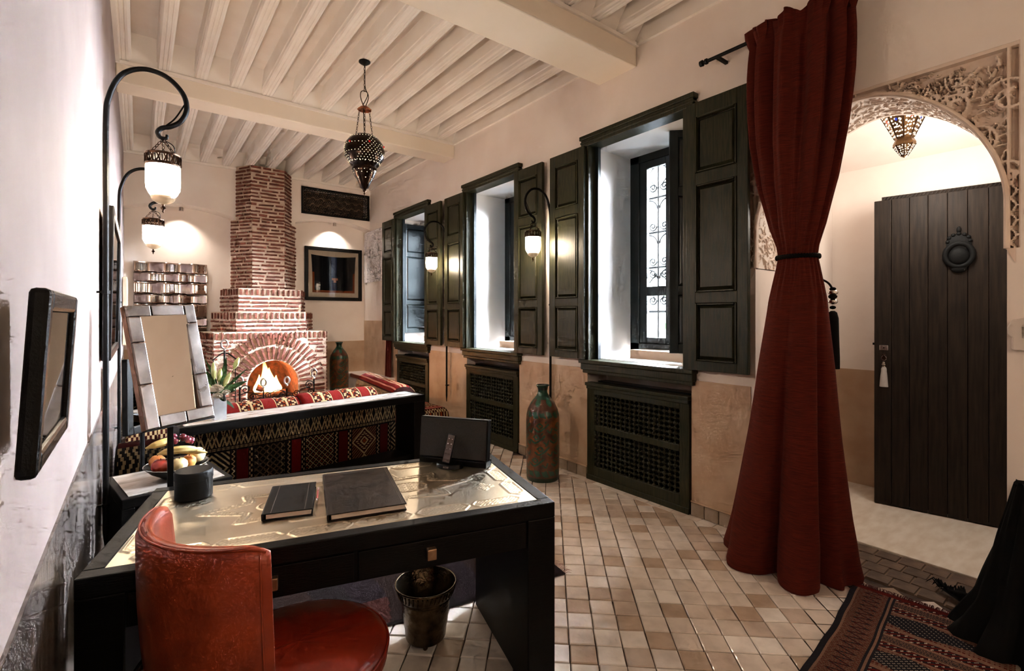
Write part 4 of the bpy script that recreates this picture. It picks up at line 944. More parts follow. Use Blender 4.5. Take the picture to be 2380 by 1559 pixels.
def kil2(U, V):
    C = np.zeros(U.shape+(3,)); C[:] = NV
    per = .36; k = U % per
    def band(a, b): return (k >= a) & (k < b)
    lay(C, band(0, .012) | band(.062, .074) | band(.124, .136) | band(.186, .198) | band(.345, .36), PK)
    z1 = band(.012, .062) | band(.136, .186); lay(C, z1, MR); f = ((U*1.0+V*.8)/.028) % 1; lay(C, z1 & (f < .5), NV); lay(C, z1 & (np.abs(f-.25) < .13) & (((V)/.024 % 1) < .45), WH)
    z2 = band(.074, .124); lay(C, z2, NV); lay(C, z2 & (((V/.012) % 1 < .4) ^ ((U/.014) % 1 < .4)), PK*.75)
    z3 = band(.198, .345); seg = (V % .62)/.62; dd = np.abs(k-.2715)/.0735; lay(C, z3, PK*.8); lay(C, z3 & ((V/.016 % 1) < .5) & ((U/.016 % 1) < .5), MR); inr = z3 & (dd < 1-np.abs(seg-.5)*2.1); lay(C, inr, NV); lay(C, inr & ((((V+U)/.02) % 1) < .3) & ((((V-U)/.03) % 1) < .5), WH*.8)
    lay(C, z3 & (np.abs(seg-.02) < .012), WH*.7); lay(C, z3 & (np.abs(seg-.05) < .012), NV)
    s = V < .19; lay(C, s, PK*.55); lay(C, s & (np.abs(V-.10-.035*(tri(U/.05)-.5)*2) < .008), NV); lay(C, s & (np.abs(((V-.10-.035*(tri(U/.05)-.5)*2) % .022)-.011) < .003), MR)
    lay(C, (V < .035) | ((V > .16) & (V < .19)), NV); lay(C, (np.abs(V-.175) < .006) | (np.abs(V-.028) < .005), PK*.9)
    lay(C, U < .035, MR); return C
wv_ = .005*np.sin(U*7+1)+.002*np.sin(U*21)
P = np.stack([-U, -V+np.where(V < .4, wv_*(1-V/.4), 0), .006+.002*np.sin(U*7)*np.sin(V*6)], -1); cloth('weave', P, kil2, U, V, kr)
fringe((.0, 0, .006), (0, -H_, 0), 260, -.032, .0028, mat('dark_red_fringe', '#3e0d0b', rough=.95), kr)
# black shawl at the right edge
sh = thing('black_shawl', 'black fringed shawl draped down to the rug at the right side of the doorway', 'shawl', (3.17, .30, 0))
na, nz = 72, 30; PP = np.zeros((na+1, nz+1, 3))
for i in range(na+1):
    a = 2*PI*i/na
    for k in range(nz+1):
        t = k/nz; z = .74*(1-t)+.006; r = .06+.10*t+.05*max(0, t-.75)/.25; fold = 1+.16*t**.7*math.sin(9*a+2*t)+.06*math.sin(17*a-5*t)
        PP[i, k] = (r*fold*math.cos(a)*1.05, r*fold*math.sin(a)*1.15+.04*t, z+.012*math.sin(6*a+8*t)*(1-t))
m = MB().grid(PP); m.f.append(tuple(i*(nz+1) for i in range(na))); obj('drape', m, BLKCL, sh, smooth=180)
m = MB(); m.grid([[(.06+.2*t+.02*math.sin(u*9), .10+.26*t*.9+.11*(u-.5), .035+.03*math.sin(PI*t)*(1+math.sin(u*11))) for u in np.linspace(0, 1, 12)] for t in np.linspace(0, 1, 14)]); obj('trailing_end', m, BLKCL, sh, smooth=180)
mb = MB()
for i in range(34):
    u = i/33; q = Vector((.26+.02*math.sin(u*9), .334+.11*(u-.5), .04)); e = Vector((.07*random.uniform(.6, 1.3), .05*random.uniform(.3, 1.2)+.04*(u-.5), 0)); mb.tube([q, q+e*.5+Vector((0,0,.02)), q+e-Vector((0,0,.028))], [.004, .003, .001], 4)
obj('fringe', mb, BLKCL, sh, kind='stuff')
# ------------------------------------------------------------------ crook lamps on the walls
def chain(mb, a, b, link=.022, r=.0022, wd=.0065):
    a, b = Vector(a), Vector(b); d = b-a; n = max(2, int(d.length/(link*.78))); u = d.normalized(); p = u.orthogonal().normalized(); q = u.cross(p)
    for i in range(n):
        c = a+d*((i+.5)/n); s = p if i % 2 else q
        mb.tube([c+u*(link*.5*math.cos(t))+s*(wd*math.sin(t)) for t in np.linspace(0, 2*PI, 9)[:-1]], r, 4, True)
def crook_lamp():
    t = thing('wall_lamp', 'x', 'lamp', (0,0,0), 0, 'crook wall lamps with lit glass lanterns')
    path = [(0,0,.44), (0,0,1.2), (0,0,2.0), (0,0,2.44), (.012,0,2.58), (.06,0,2.70), (.145,0,2.755), (.24,0,2.745), (.31,0,2.68), (.33,0,2.60), (.305,0,2.53), (.26,0,2.49), (.225,0,2.475), (.205,0,2.45), (.215,0,2.425), (.24,0,2.425), (.245,0,2.443)]
    pts = smoothpath(path, 6); rs = [.0125 if p.z < 2.46 and p.x < .1 else .0125 for p in pts]; n = len(pts); rs = [.0125*(1-.45*max(0, (i/n-.75)/.25)) for i in range(n)]
    obj('pole', MB().tube(pts, rs, 8), IRON, t, smooth=60)
    obj('point', MB().lathe([(.004, .36), (.012, .44)], 8), IRON, t, smooth=60)
    for z in (.58, 1.62):
        m = MB(); m.box((-.035, -.006, z-.005), (.0, .006, z+.005)); m.lathe([(.017, -.008), (.017, .008)], 10, (0, 0, z)); obj('wall_clip', m, IRON, t)
    obj('cable', MB().tube(smoothpath([(.325,0,2.63), (.28,0,2.54), (.24,0,2.49)], 5), .004, 5), IRON, t, smooth=60)
    cx = .228; g = obj('lantern_glass', MB().lathe([(.05, 2.118), (.062, 2.135), (.0725, 2.158), (.0745, 2.18), (.0745, 2.27), (.073, 2.28)], 32, (cx, 0, 0), cap=False), LAMPGLOW, t, smooth=180)
    m = MB(); m.lathe([(.0765, 2.275), (.078, 2.278), (.078, 2.286), (.0765, 2.288)], 32, (cx, 0, 0)); m.lathe([(.0765, 2.325), (.079, 2.328), (.079, 2.336), (.0765, 2.338)], 32, (cx, 0, 0))
    for i in range(16):
        a = 2*PI*i/16; p = lambda b, z: (cx+.0775*math.cos(b), .0775*math.sin(b), z)
        m.tube([p(a, 2.286), p(a+.2, 2.327)], .004, 4); m.tube([p(a+.2, 2.286), p(a, 2.327)], .004, 4)
    obj('fretted_band', m, BRONZE, t, smooth=40)
    obj('base_cap', MB().lathe([(.052, 2.122), (.054, 2.116), (.048, 2.10), (.03, 2.088), (.008, 2.08)], 24, (cx, 0, 0)), CAPG, t, smooth=60)
    obj('finial', MB().lathe([(.008, 2.082), (.005, 2.072), (.013, 2.062), (.004, 2.05), (.006, 2.044), (0, 2.034)], 12, (cx, 0, 0)), BRONZE, t, smooth=60)
    m = MB()
    for k in range(3): a = 2*PI*k/3+.5; chain(m, (cx, 0, 2.418), (cx+.073*math.cos(a), .073*math.sin(a), 2.336))
    obj('chain', m, BRONZE, t, smooth=60, kind='stuff')
    obj('lead', MB().tube(smoothpath([(cx, 0, 2.415), (cx+.045, .02, 2.395), (cx+.05, .025, 2.34)], 6), .0025, 5), IRON, t, smooth=60)
    return t
lp = crook_lamp(); lp.location = (XL+.035, 3.10, 0); lp['label'] = 'black crook wall lamp on the left wall nearest the camera, its lit lantern the largest'
for loc, rz, lab in (((XL+.035, 5.20, 0), 0, 'black crook wall lamp on the left wall beyond the nearer one, above the metal panel'), ((XR-.04, 3.66, 0), PI, 'black crook wall lamp between the nearest and the middle window'),
                     ((XR-.04, 5.74, 0), PI, 'black crook wall lamp between the middle and the farthest window'),
                     ((XL+.035, -1.5, 0), 0, 'added unseen crook lamp on the left wall behind the camera, for warm fill light'), ((1.9, YN+.035, 0), PI/2, 'added unseen crook lamp on the end wall behind the camera, for warm fill light')):  # last two are unseen lamps added to warm the right wall
    c = copy_tree(lp); c.location = loc; c.rotation_euler = (0, 0, rz); c['label'] = lab
# ------------------------------------------------------------------ pendant lantern
pd = thing('pendant_lantern', 'pierced black metal globe lantern hanging on chains from the ceiling', 'lantern', (1.62, 4.3, 2.63))
PM = mat('pierced_metal', '#1b1310', '#33241b', 20, rough=.25, metal=.9)
def rprof(z):
    P = [(0,.012),(.02,.02),(.03,.035),(.07,.05),(.13,.085),(.19,.11),(.215,.105),(.235,.125),(.30,.17),(.36,.178),(.42,.165),(.47,.13),(.50,.09),(.505,.06)]
    zz = [p[0] for p in P]; rr = [p[1] for p in P]; return float(np.interp(z, zz, rr))
zs_ = [0,.02,.03,.07,.13,.17,.19,.205,.215,.225,.235,.26,.30,.33,.36,.39,.42,.45,.47,.49,.505]
obj('globe', MB().lathe([(rprof(z), z) for z in zs_], 40, cap=False), PM, pd, smooth=45)
m = MB()
def dot(z, a, r):
    R = rprof(z)+.0012; dz = (rprof(z+.004)-rprof(z-.004))/.008; n = Vector((math.cos(a), math.sin(a), -dz)).normalized(); c = Vector((R*math.cos(a), R*math.sin(a), z)); u = Vector((-math.sin(a), math.cos(a), 0)); v = n.cross(u)
    k = len(m.v); m.v += [tuple(c+(u*math.cos(t)+v*math.sin(t))*r) for t in np.linspace(0, 2*PI, 7)[:-1]]; m.f.append(tuple(range(k, k+6)))
for k in range(13):
    z = .25+.018*k; n = 34
    for i in range(n):
        a = 2*PI*(i+.5*(k % 2))/n
        if (math.sin(a*3)*.5+.5)*.20+.26 > z or k % 4 == 0: dot(z, a, .0021)
for i in range(26): dot(.165+.012*math.cos(i*PI), 2*PI*i/26, .0022); 
for i in range(20): dot(.245, 2*PI*i/20, .0028)
for i in range(7): dot(.11, 2*PI*i/7, .003)
obj('pierced_holes', m, DOTGLOW, pd, kind='stuff')
for i in range(6): obj('red_glass_gem', MB().ball((.172*math.cos(i*1.05+.4), .172*math.sin(i*1.05+.4), .40), .009, 8, 5), mat('red_gem', '#8a0f10', rough=.1, emis='#8a0f10', estr=.6) if i == 0 else MATS['red_gem'], pd, smooth=90)
obj('finial', MB().lathe([(.012, .02), (.014, .0), (.004, -.012), (.009, -.02), (.003, -.03), (.003, -.05), (0, -.052)], 12), BRONZE, pd, smooth=60)
obj('crown_plate', MB().lathe([(0, .765), (.035, .76), (.05, .745), (.062, .735), (.058, .73), (.03, .735)], 32, rfun=lambda a, z: 1+.05*math.cos(9*a)), mat('copper_crown', '#8c4a28', '#b06a40', 20, rough=.35, metal=1), pd, smooth=60)
m = MB()
for k in range(3): a = 2*PI*k/3+.2; chain(m, (.05*math.cos(a), .05*math.sin(a), .735), (.085*math.cos(a), .085*math.sin(a), .50), .026)
chain(m, (0, 0, .90), (0, 0, 1.14), .028); obj('chain', m, BRONZE, pd, smooth=60, kind='stuff')
obj('cable', MB().tube(smoothpath([(.006,0,1.14), (.008,.004,.95), (.03,0,.88), (.0,0,.80), (-.01,0,.76), (.0,0,.5)], 8), .0035, 5), IRON, pd, smooth=60)
obj('hanging_loop', MB().tube(smoothpath([(-.01,0,.765), (-.035,0,.84), (-.03,0,.89), (0,0,.905), (.03,0,.89), (.035,0,.84), (.01,0,.765)], 6), .004, 6), BRONZE, pd, smooth=60)
obj('ceiling_rose', MB().lathe([(.05, 1.17), (.05, 1.16), (.03, 1.145), (.006, 1.135)], 24), IRON, pd, smooth=50)
# ------------------------------------------------------------------ curtain and rod
cr_ = thing('curtain_rod', 'black iron curtain rod on the wall above the curtain', 'curtain rod', (3.20, 1.4, 3.31))
obj('rod', MB().tube([(0, -.75, 0), (0, .50, 0)], .0125, 10), IRON, cr_, smooth=60)
obj('finial', MB().lathe([(.0125, 0), (.02, .005), (.02, .02), (.014, .024), (.014, .032), (.022, .038), (.02, .06), (0, .062)], 12).xf(Matrix.Translation((0, .495, 0)) @ Matrix.Rotation(-PI/2, 4, 'X')), IRON, cr_, smooth=50)
for y in (.43, -.72): obj('bracket', MB().box((0, y-.01, -.01), (XR-3.20, y+.01, .01)), IRON, cr_)
cu = thing('curtain', 'dark red curtain tied at the waist beside the arched doorway', 'curtain', (3.17, 1.3, 0))
na, nz = 260, 110; PP = np.zeros((na, nz+1, 3))
zk = [0, .03, .12, .35, .8, 1.2, 1.6, 1.80, 1.86, 1.92, 2.05, 2.3, 2.6, 2.9, 3.15, 3.26, 3.31, 3.36]
ry = [.345, .35, .335, .30, .245, .205, .155, .112, .10, .108, .15, .215, .262, .285, .29, .287, .285, .29]
rx = [.285, .29, .28, .25, .20, .165, .125, .095, .09, .095, .105, .105, .09, .08, .07, .062, .055, .06]
cx_ = [3.10, 3.10, 3.105, 3.11, 3.12, 3.125, 3.13, 3.13, 3.13, 3.13, 3.135, 3.15, 3.17, 3.185, 3.195, 3.20, 3.20, 3.20]
cy_ = [1.33, 1.33, 1.33, 1.325, 1.31, 1.295, 1.28, 1.275, 1.275, 1.275, 1.28, 1.29, 1.30, 1.30, 1.30, 1.30, 1.30, 1.30]
for k in range(nz+1):
    z = 3.36*(k/nz); f = lambda T: float(np.interp(z, zk, T)); X_, Y_, A_, B_ = f(cx_), f(cy_), f(rx), f(ry)
    up = min(1, max(0, (z-1.86)/.9)); dn = min(1, max(0, (1.86-z)/1.6)); wst = 1-max(min(1, abs(z-1.86)/.35), 0)
    for i in range(na):
        a = 2*PI*i/na
        fo_ = 1+.05*wst*math.sin(24*a)+dn*(.09*math.sin(5*a+1.1)+.03*math.sin(9*a+z*1.2))
        for ac, wd, dp in ((-2.0, .16, .58), (3.2, .13, .34)): fo_ -= dp*dn*math.exp(-(((a-ac+PI) % (2*PI)-PI)/wd)**2)
        pl = up*(1-.35*max(0, min(1, (z-3.05)/.2)))*(.030*math.sin(11*a+.9*math.sin(3*a))+.010*math.sin(25*a+2))
        if z < .22: pl += .03*(1-z/.22)*math.sin(7*a+2)*1.0
        if z > 3.24: fo_ *= 1+.12*math.sin(40*a)*min(1, (z-3.24)/.08)
        PP[i, k] = (X_+(A_*fo_+pl)*math.cos(a), Y_+(B_*fo_+pl)*math.sin(a), max(.004, z+(.02*math.sin(13*a)*(1 if z > 3.34 else 0))))
mx = PP[:, :, 0]; PP[:, :, 0] = np.where((PP[:, :, 0] > XR-.015) & (PP[:, :, 1] > AC+AA-.03), XR-.015, PP[:, :, 0])
PP = np.concatenate([PP, PP[:1]], 0); PP[:, :, 0] -= 3.17; PP[:, :, 1] -= 1.3
obj('cloth', MB().grid(PP), CURT, cu, smooth=180)
m = MB()
for q in range(2):
    m.tube([(-.04+.102*math.cos(t)*(1+.0*q), -.025+.113*math.sin(t), 1.855+.006*math.cos(24*t+PI*q)) for t in np.linspace(0, 2*PI, 97)[:-1]], .009, 6, True)
obj('tie_rope', m, BLKCL, cu, smooth=90)
ta_ = thing('curtain_tassel', 'large black tassel with silver bands hanging beside the curtain', 'tassel', (3.29, 1.145, 1.19))
obj('skirt', MB().lathe([(.036, 0), (.036, .06), (.032, .2), (.03, .30), (.022, .335), (.01, .345)], 40, rfun=lambda a, z: 1+.05*math.sin(20*a)), BLKCL, ta_, smooth=90)
for z, r, mm in ((.365, .017, BLKCL), (.40, .026, SILVER), (.43, .024, BLKCL), (.455, .027, SILVER), (.475, .018, BLKCL)): obj('bead', MB().ball((0, 0, z), r, 14, 8, (1, 1, .65)), mm, ta_, smooth=90)
obj('cord', MB().tube(smoothpath([(0, 0, .475), (-.01, .03, .52), (-.06, .10, .56)], 6), .006, 6), BLKCL, ta_, smooth=90)
# ------------------------------------------------------------------ door
dv = Vector((.135, -.746, 0)); da = math.atan2(dv.y, dv.x)
dr = struct('door_1', None, loc=(4.69, 1.337, .02)); dr.rotation_euler = (0, 0, da)
for i in range(9):
    w_ = .1095; obj('plank', MB().box((i*w_+.0012, -.02, 0), ((i+1)*w_-.0012, .02, 2.40)), DOORW, dr, bev=.004)
obj('backing', MB().box((.0, .015, .01), (.985, .03, 2.39)), DOORW, dr)
m = MB(); m.box((.045, .03, 2.40), (1.0, .075, 2.435)); obj('top_rail', m, DOORW, dr)
m = MB()
for i in range(40): m.tube([(.05+i*.0235, .026, 2.405), (.05+i*.0235+.018, .026, 2.432)], .006, 5)
obj('rope_carving', m, DOORW, dr, kind='stuff')
obj('lock_plate', MB().box((.035, -.024, 1.215), (.09, -.019, 1.255)), SILVER, dr, bev=.003); obj('lock_button', MB().lathe([(.008, 0), (.006, .008), (0, .009)], 12).xf(Matrix.Translation((.0625, -.024, 1.235)) @ Matrix.Rotation(PI/2, 4, 'X')), BRONZE, dr)
obj('latch_bolt', MB().box((-.01, -.016, 1.255), (.002, .0, 1.272)), IRON, dr)
obj('keyhole_plate', MB().lathe([(.016, 0), (.016, .004), (0, .005)], 20, sy=1.4).xf(Matrix.Translation((.063, -.0195, 1.165)) @ Matrix.Rotation(PI/2, 4, 'X')), BRONZE, dr)
kn = MB(); kn.tube([(.5+.075*math.cos(t), -.032, 1.93+.085*math.sin(t)) for t in np.linspace(0, 2*PI, 25)[:-1]], .018, 8, True); kn.ball((.5, -.03, 1.92), .06, 14, 8, (1, .5, 1.1)); kn.ball((.5, -.028, 1.83), .045, 12, 7, (1, .4, .7))
KNM = mat('knocker_iron', '#040404', rough=.7, spec=.2)
o = obj('knocker', kn, KNM, dr, smooth=90)
kn = MB().lathe([(.07, 0), (.07, .01), (.05, .016), (0, .018)], 10).xf(Matrix.Translation((.5, -.019, 2.01)) @ Matrix.Rotation(PI/2, 4, 'X'))
for k in range(7): a = PI*k/6; kn.ball((.5+.06*math.cos(a), -.026, 2.03+.055*math.sin(a)), .014, 8, 5)
kn.ball((.5, -.026, 2.115), .014, 8, 5, (1, 1, 1.8)); obj('knocker_plate', kn, KNM, o, smooth=60)
def dpos(x, y, z): q = Matrix.Rotation(da, 3, 'Z') @ Vector((x, y, 0)); return (4.69+q.x, 1.337+q.y, .02+z)
kt = thing('key_tassel', 'silver grey tassel hanging from the key in the door', 'tassel', dpos(.065, -.045, .93), da)
obj('ring', MB().tube([(.016*math.cos(t), 0, .225+.018*math.sin(t)) for t in np.linspace(0, 2*PI, 17)[:-1]], .003, 6, True), SILVER, kt, smooth=60)
obj('key', MB().tube([(0, -.006, .243), (0, .024, .243)], .005, 8), BRONZE, kt, smooth=60)
for z, r in ((.19, .012), (.175, .017), (.16, .014)): obj('bead', MB().ball((0, 0, z), r, 12, 6, (1, 1, .6)), mat('silver_bead', '#8f8378', rough=.25, metal=1) if 'silver_bead' not in MATS else MATS['silver_bead'], kt, smooth=90)
obj('head', MB().lathe([(.012, .155), (.018, .14), (.018, .115)], 20, cap=False), mat('silver_thread', '#8f8a86', '#b8b2ac', 90, rough=.6, stretch=(20, 20, 1)), kt, smooth=60)
obj('skirt', MB().lathe([(.018, .118), (.022, .09), (.028, .0), (.0, .002)], 36, rfun=lambda a, z: 1+.07*math.sin(18*a)), MATS['silver_thread'], kt, smooth=60)
# vestibule lantern
vl = thing('glass_lantern', 'faceted brass lantern with coloured glass hanging beyond the arch', 'lantern', (4.10, 1.0, 2.57), .2)
VB = mat('pierced_brass', '#5c452f', '#8c6c48', 20, rough=.35, metal=.9)
pr = [(.0, 0), (.018, .012), (.062, .085), (.062, .10), (.05, .125), (.052, .13), (.155, .36), (.155, .37), (.06, .50), (.03, .56)]
obj('body', MB().lathe(pr, 8, cap=False), VB, vl)
m = MB(); gl = {c: MB() for c in ('warm', 'blue', 'red')}; rr = random.Random(5)
for f in range(8):
    a0, a1 = 2*PI*f/8, 2*PI*(f+1)/8
    for (r0, z0), (r1, z1), nu, nv, wd in (((.055, .135), (.153, .355), 5, 9, .0085), ((.02, .015), (.06, .08), 3, 5, .0042)):
        for i in range(nv):
            for j in range(nu):
                v = (i+.5+.3*rr.uniform(-1, 1))/nv; u = (j+.5+.35*rr.uniform(-1, 1))/nu; u = .12+.76*u; r = r0+(r1-r0)*v; z = z0+(z1-z0)*v
                p0 = Vector((r*math.cos(a0), r*math.sin(a0), z)); p1 = Vector((r*math.cos(a1), r*math.sin(a1), z)); c = p0.lerp(p1, u); n = Vector((math.cos((a0+a1)/2), math.sin((a0+a1)/2), -(r1-r0)/(z1-z0))).normalized()
                c += n*.0015; uu = (p1-p0).normalized(); vv = n.cross(uu); s = wd*(.55+.5*v)*rr.uniform(.8, 1.15); key = 'warm'
                if wd > .006 and j == 2 and i in (4, 7): key = 'blue' if f % 2 else 'red'; s *= 1.5
                g = gl[key]; k = len(g.v); g.v += [tuple(c+(uu*math.cos(t)*.8+vv*math.sin(t)*1.1)*s) for t in np.linspace(0, 2*PI, 6)[:-1]]; g.f.append(tuple(range(k, k+5)))
obj('pierced_glass', gl['warm'], emit('lantern_glow', (1, .86, .66, 1), 2.2, False), vl, kind='stuff')
obj('blue_glass', gl['blue'], emit('blue_glow', (.03, .05, .35, 1), .8, False), vl, kind='stuff'); obj('red_glass', gl['red'], emit('red_glow', (.9, .12, .08, 1), .9, False), vl, kind='stuff')
m = MB()
for f in range(8):
    a = 2*PI*f/8
    for (r0, z0), (r1, z1) in (((.052, .13), (.156, .362)), ((.018, .012), (.062, .085))): m.tube([(r0*math.cos(a), r0*math.sin(a), z0), (r1*math.cos(a), r1*math.sin(a), z1)], .003, 5)
obj('rib', m, BRONZE, vl, kind='stuff'); obj('chain', MB().tube([(0, 0, .55), (0, 0, .64)], .005, 6), BRONZE, vl)
l = bpy.data.lights.new('lantern_bulb', 'POINT'); l.energy = 15; l.color = (1, .92, .82); l.shadow_soft_size = .15
o = bpy.data.objects.new('lantern_bulb', l); COL.objects.link(o); o.location = (4.30, .9, 2.45)
# wall handset by the right jamb
hs = thing('wall_handset', 'small white handset mounted on the wall at the right jamb', 'telephone', (XR, .335, 1.34))
m = MB().prism([(-.02, 0), (.055, 0), (.06, .01), (.06, .06), (.075, .075), (.075, .11), (.06, .145), (.02, .155), (-.02, .155)], -.035, 'x'); obj('body', m, WHITEP, hs, bev=.006)
for k in range(9): obj('slot', MB().box((-.0365, .02, .06+.006*k), (-.0345, .026, .062+.006*k)), BLACKP, hs)
# back red drape
m = MB().grid([[(XR-.05+.012*math.sin(u*20), 7.50+.26*u*(1-.35*t)+.03, .505+1.1*t) for t in np.linspace(0, 1, 14)] for u in np.linspace(0, 1, 40)])
tag(obj('red_drape', m, CURT, smooth=180), 'narrow dark red drape hanging behind the farthest shutter', 'drape')
# ------------------------------------------------------------------ glazed vases
GV, GD, BRN, ORG = [np.array(hx(c)[:3]) for c in ('#1f4d3d', '#10291f', '#47291f', '#7d4a27')]
def vase(label, loc, rz, hgt):
    t = thing('floor_vase', label, 'vase', loc, rz, 'tall glazed floor vases')
    P = [(0,.145),(.02,.150),(.06,.152),(.30,.154),(.55,.154),(.60,.150),(.65,.138),(.70,.112),(.74,.082),(.775,.056),(.80,.045),(.83,.043),(.85,.05),(.862,.06),(.868,.063),(.872,.058)]
    zz = [p[0] for p in P]; rr = [p[1] for p in P]; n, k = 170, 190
    zs = np.linspace(0, .872, k); A = np.linspace(0, 2*PI, n); AA_, Z = np.meshgrid(A, zs, indexing='ij'); Rr = np.interp(Z, zz, rr)
    ac = .5*(AA_[:-1,:-1]+AA_[1:,1:]); zc = .5*(Z[:-1,:-1]+Z[1:,1:]); s = ac*.154
    C = np.zeros(ac.shape+(3,)); nz_ = np.sin(s*31+3*np.sin(zc*17))*np.sin(zc*23+2*np.sin(s*19)); C[:] = BRN
    C = BRN+(ORG-BRN)*np.clip(.5+.6*nz_, 0, 1)[..., None]*np.where((zc > .1) & (zc < .6), .9, .25)[..., None]
    lay(C, (zc < .035), GD); wob = .006*np.sin(ac*9)
    for a, b in ((.055, .105), (.585, .635)): lay(C, (zc+wob > a) & (zc-wob < b) & (np.sin(ac*14+zc*40) > -.75), GV)
    lay(C, zc > .745, GV*.8); lay(C, (zc > .685) & (np.abs(((ac*6/(2*PI)) % 1)-.5) < .26*np.sin(np.clip((zc-.675)/.085, 0, 1)*PI/1.1)), GV*1.2)
    rng = random.Random(4); S = []
    for row in range(4):
        for c in range(5):
            s0 = .02+c*.19+rng.uniform(-.03, .03); z0 = .17+row*.105
            S.append((smooth2([(s0, z0), (s0+.04, z0-.02), (s0+.09, z0+.01), (s0+.13, z0+.045)]), .009)); S.append((smooth2([(s0+.02, z0+.03), (s0+.05, z0+.05), (s0+.075, z0+.03), (s0+.05, z0+.012), (s0+.03, z0+.03)]), .007))
            S.append(([(s0+.1, z0+.06), (s0+.11, z0+.07)], .007)); S.append((smooth2([(s0+.12, z0-.01), (s0+.15, z0-.03), (s0+.165, z0+.005)]), .008))
    lay(C, (strokes_height(s, zc, S, 0) > .2) & (zc > .12) & (zc < .57), GV)
    m = MB().grid(np.stack([Rr*np.cos(AA_), Rr*np.sin(AA_), Z*hgt/.872], -1)); m.f.append(tuple(i*k for i in range(n-2, -1, -1)))
    cols = np.concatenate([C.reshape(-1, 3), [GD]]); obj('body', m, VASEM, t, smooth=60, cols=cols)
    obj('inner_neck', MB().lathe([(.055, .868*hgt/.872), (.038, .80*hgt/.872), (.06, .72*hgt/.872)], 32, cap=False), mat('vase_inside', '#0c1f19', rough=.3) if 'vase_inside' not in MATS else MATS['vase_inside'], t, smooth=90)
    return t
def smooth2(p): return [(q.x, q.y) for q in smoothpath([(a, b, 0) for a, b in p], 5)]
vase('tall brown and green glazed vase standing by the window wall', (2.99, 3.43, 0), 2.0, .868); vase('tall dark glazed vase standing on the ledge right of the fireplace', (2.73, 8.42, .206), 4.1, .86)
# ------------------------------------------------------------------ silver mirror on a stand
R = (Matrix.Rotation(math.radians(24), 4, 'Z') @ Matrix.Rotation(math.radians(-15), 4, 'X') @ Matrix.Rotation(math.radians(-1.9), 4, 'Y'))
mc = Vector((.119, 2.681, 1.289)); w2, h2 = .142, .273; M4 = Matrix.Translation(mc) @ R
ms = thing('stand_mirror', 'tilted mirror framed in pewter tiles on a black floor stand', 'mirror', (.118, 2.74, 0))
def lw(mb): return mb.xf(M4)
obj('backboard', lw(MB().box((-w2, .034, -h2), (w2, .040, h2))), mat('mirror_back_wood', '#7b543c', rough=.6), ms, world=True)
obj('frame_back', lw(MB().box((-w2, .004, -h2), (-w2+.048, .034, h2)).box((w2-.048, .004, -h2), (w2, .034, h2)).box((-w2, .004, -h2), (w2, .034, -h2+.05)).box((-w2, .004, h2-.05), (w2, .034, h2))), MATS['mirror_back_wood'], ms, world=True)
Mg = Matrix.Translation(mc) @ (Matrix.Rotation(math.radians(21.5), 4, 'Z') @ Matrix.Rotation(math.radians(-10.6), 4, 'X') @ Matrix.Rotation(math.radians(-1.9), 4, 'Y'))
gw_, gh_ = w2-.047, h2-.049; obj('glass', MB().grid([[(-gw_+2*gw_*i/40, .012+.00009*math.sin(i*.21+.5*math.sin(j*.12))*math.sin(j*.13+1), gh_-2*gh_*j/70) for j in range(71)] for i in range(41)]).xf(Mg), MIRROR, ms, world=True, smooth=180)
fr = .053
T = [(-w2, h2-fr, -w2+.095, h2), (-w2+.095, h2-fr, w2-.05, h2), (w2-.05, h2-fr*1.7, w2, h2), (-w2, h2-fr-.115, -w2+fr, h2-fr), (-w2, h2-fr-.30, -w2+fr, h2-fr-.115), (-w2, -h2, -w2+fr, h2-fr-.30), (-w2+fr, -h2, .02, -h2+fr), (.02, -h2, w2, -h2+fr), (w2-fr, -h2+fr, w2, -.065), (w2-fr, -.065, w2, h2-fr*1.7)]
for x0, z0, x1, z1 in T: obj('pewter_tile', lw(MB().frust((x0+.0008, -.010, z0+.0008), (x1-.0008, .006, z1-.0008), .003, 1, -1)), PEWTER, ms, world=True, bev=.0015)
for a in ((-w2-.002, .0, -h2-.006, w2+.002, .028, -h2),): obj('ledge_bar', lw(MB().box(a[:3], a[3:])), IRON, ms, world=True)
m = MB(); m.box((.106, 2.728, .02), (.13, 2.752, 1.22)); obj('pole', m, IRON, ms, world=True, bev=.002)
obj('bracket', MB().tube([(.118, 2.74, 1.2), mc+(R @ Vector((0, .02, -.05)))], .01, 8), IRON, ms, world=True)
obj('base', MB().box((.03, 2.70, 0), (.21, 2.78, .02)), IRON, ms, world=True, bev=.004)
# black framed mirror behind
R2 = Matrix.Rotation(math.radians(58), 4, 'Z') @ Matrix.Rotation(math.radians(-2.6), 4, 'X') @ Matrix.Rotation(math.radians(3.1), 4, 'Y'); mc2 = Vector((.058, 3.61, 1.041)); M5 = Matrix.Translation(mc2) @ R2
bm2 = thing('black_mirror', 'black framed mirror on a stand half hidden behind the silver mirror', 'mirror', (.02, 3.66, 0)); a, b = .215, .212
m = MB()
for lo, hi in (((-a, -.012, -b), (-a+.05, .02, b)), ((a-.05, -.012, -b), (a, .02, b)), ((-a+.05, -.012, -b), (a-.05, .02, -b+.045)), ((-a+.05, -.012, b-.045), (a-.05, .02, b))): m.box(lo, hi)
obj('frame', m.xf(M5), BLACKW, bm2, world=True, bev=.006); obj('glass', MB().box((-a+.05, .0, -b+.045), (a-.05, .008, b-.045)).xf(M5), MIRROR, bm2, world=True)
obj('pole', MB().tube([(.02, 3.66, .02), (.02, 3.66, 1.0)], .012, 8), IRON, bm2, world=True); obj('base', MB().lathe([(.09, 0), (.09, .012), (.02, .03)], 20), IRON, bm2, smooth=40)
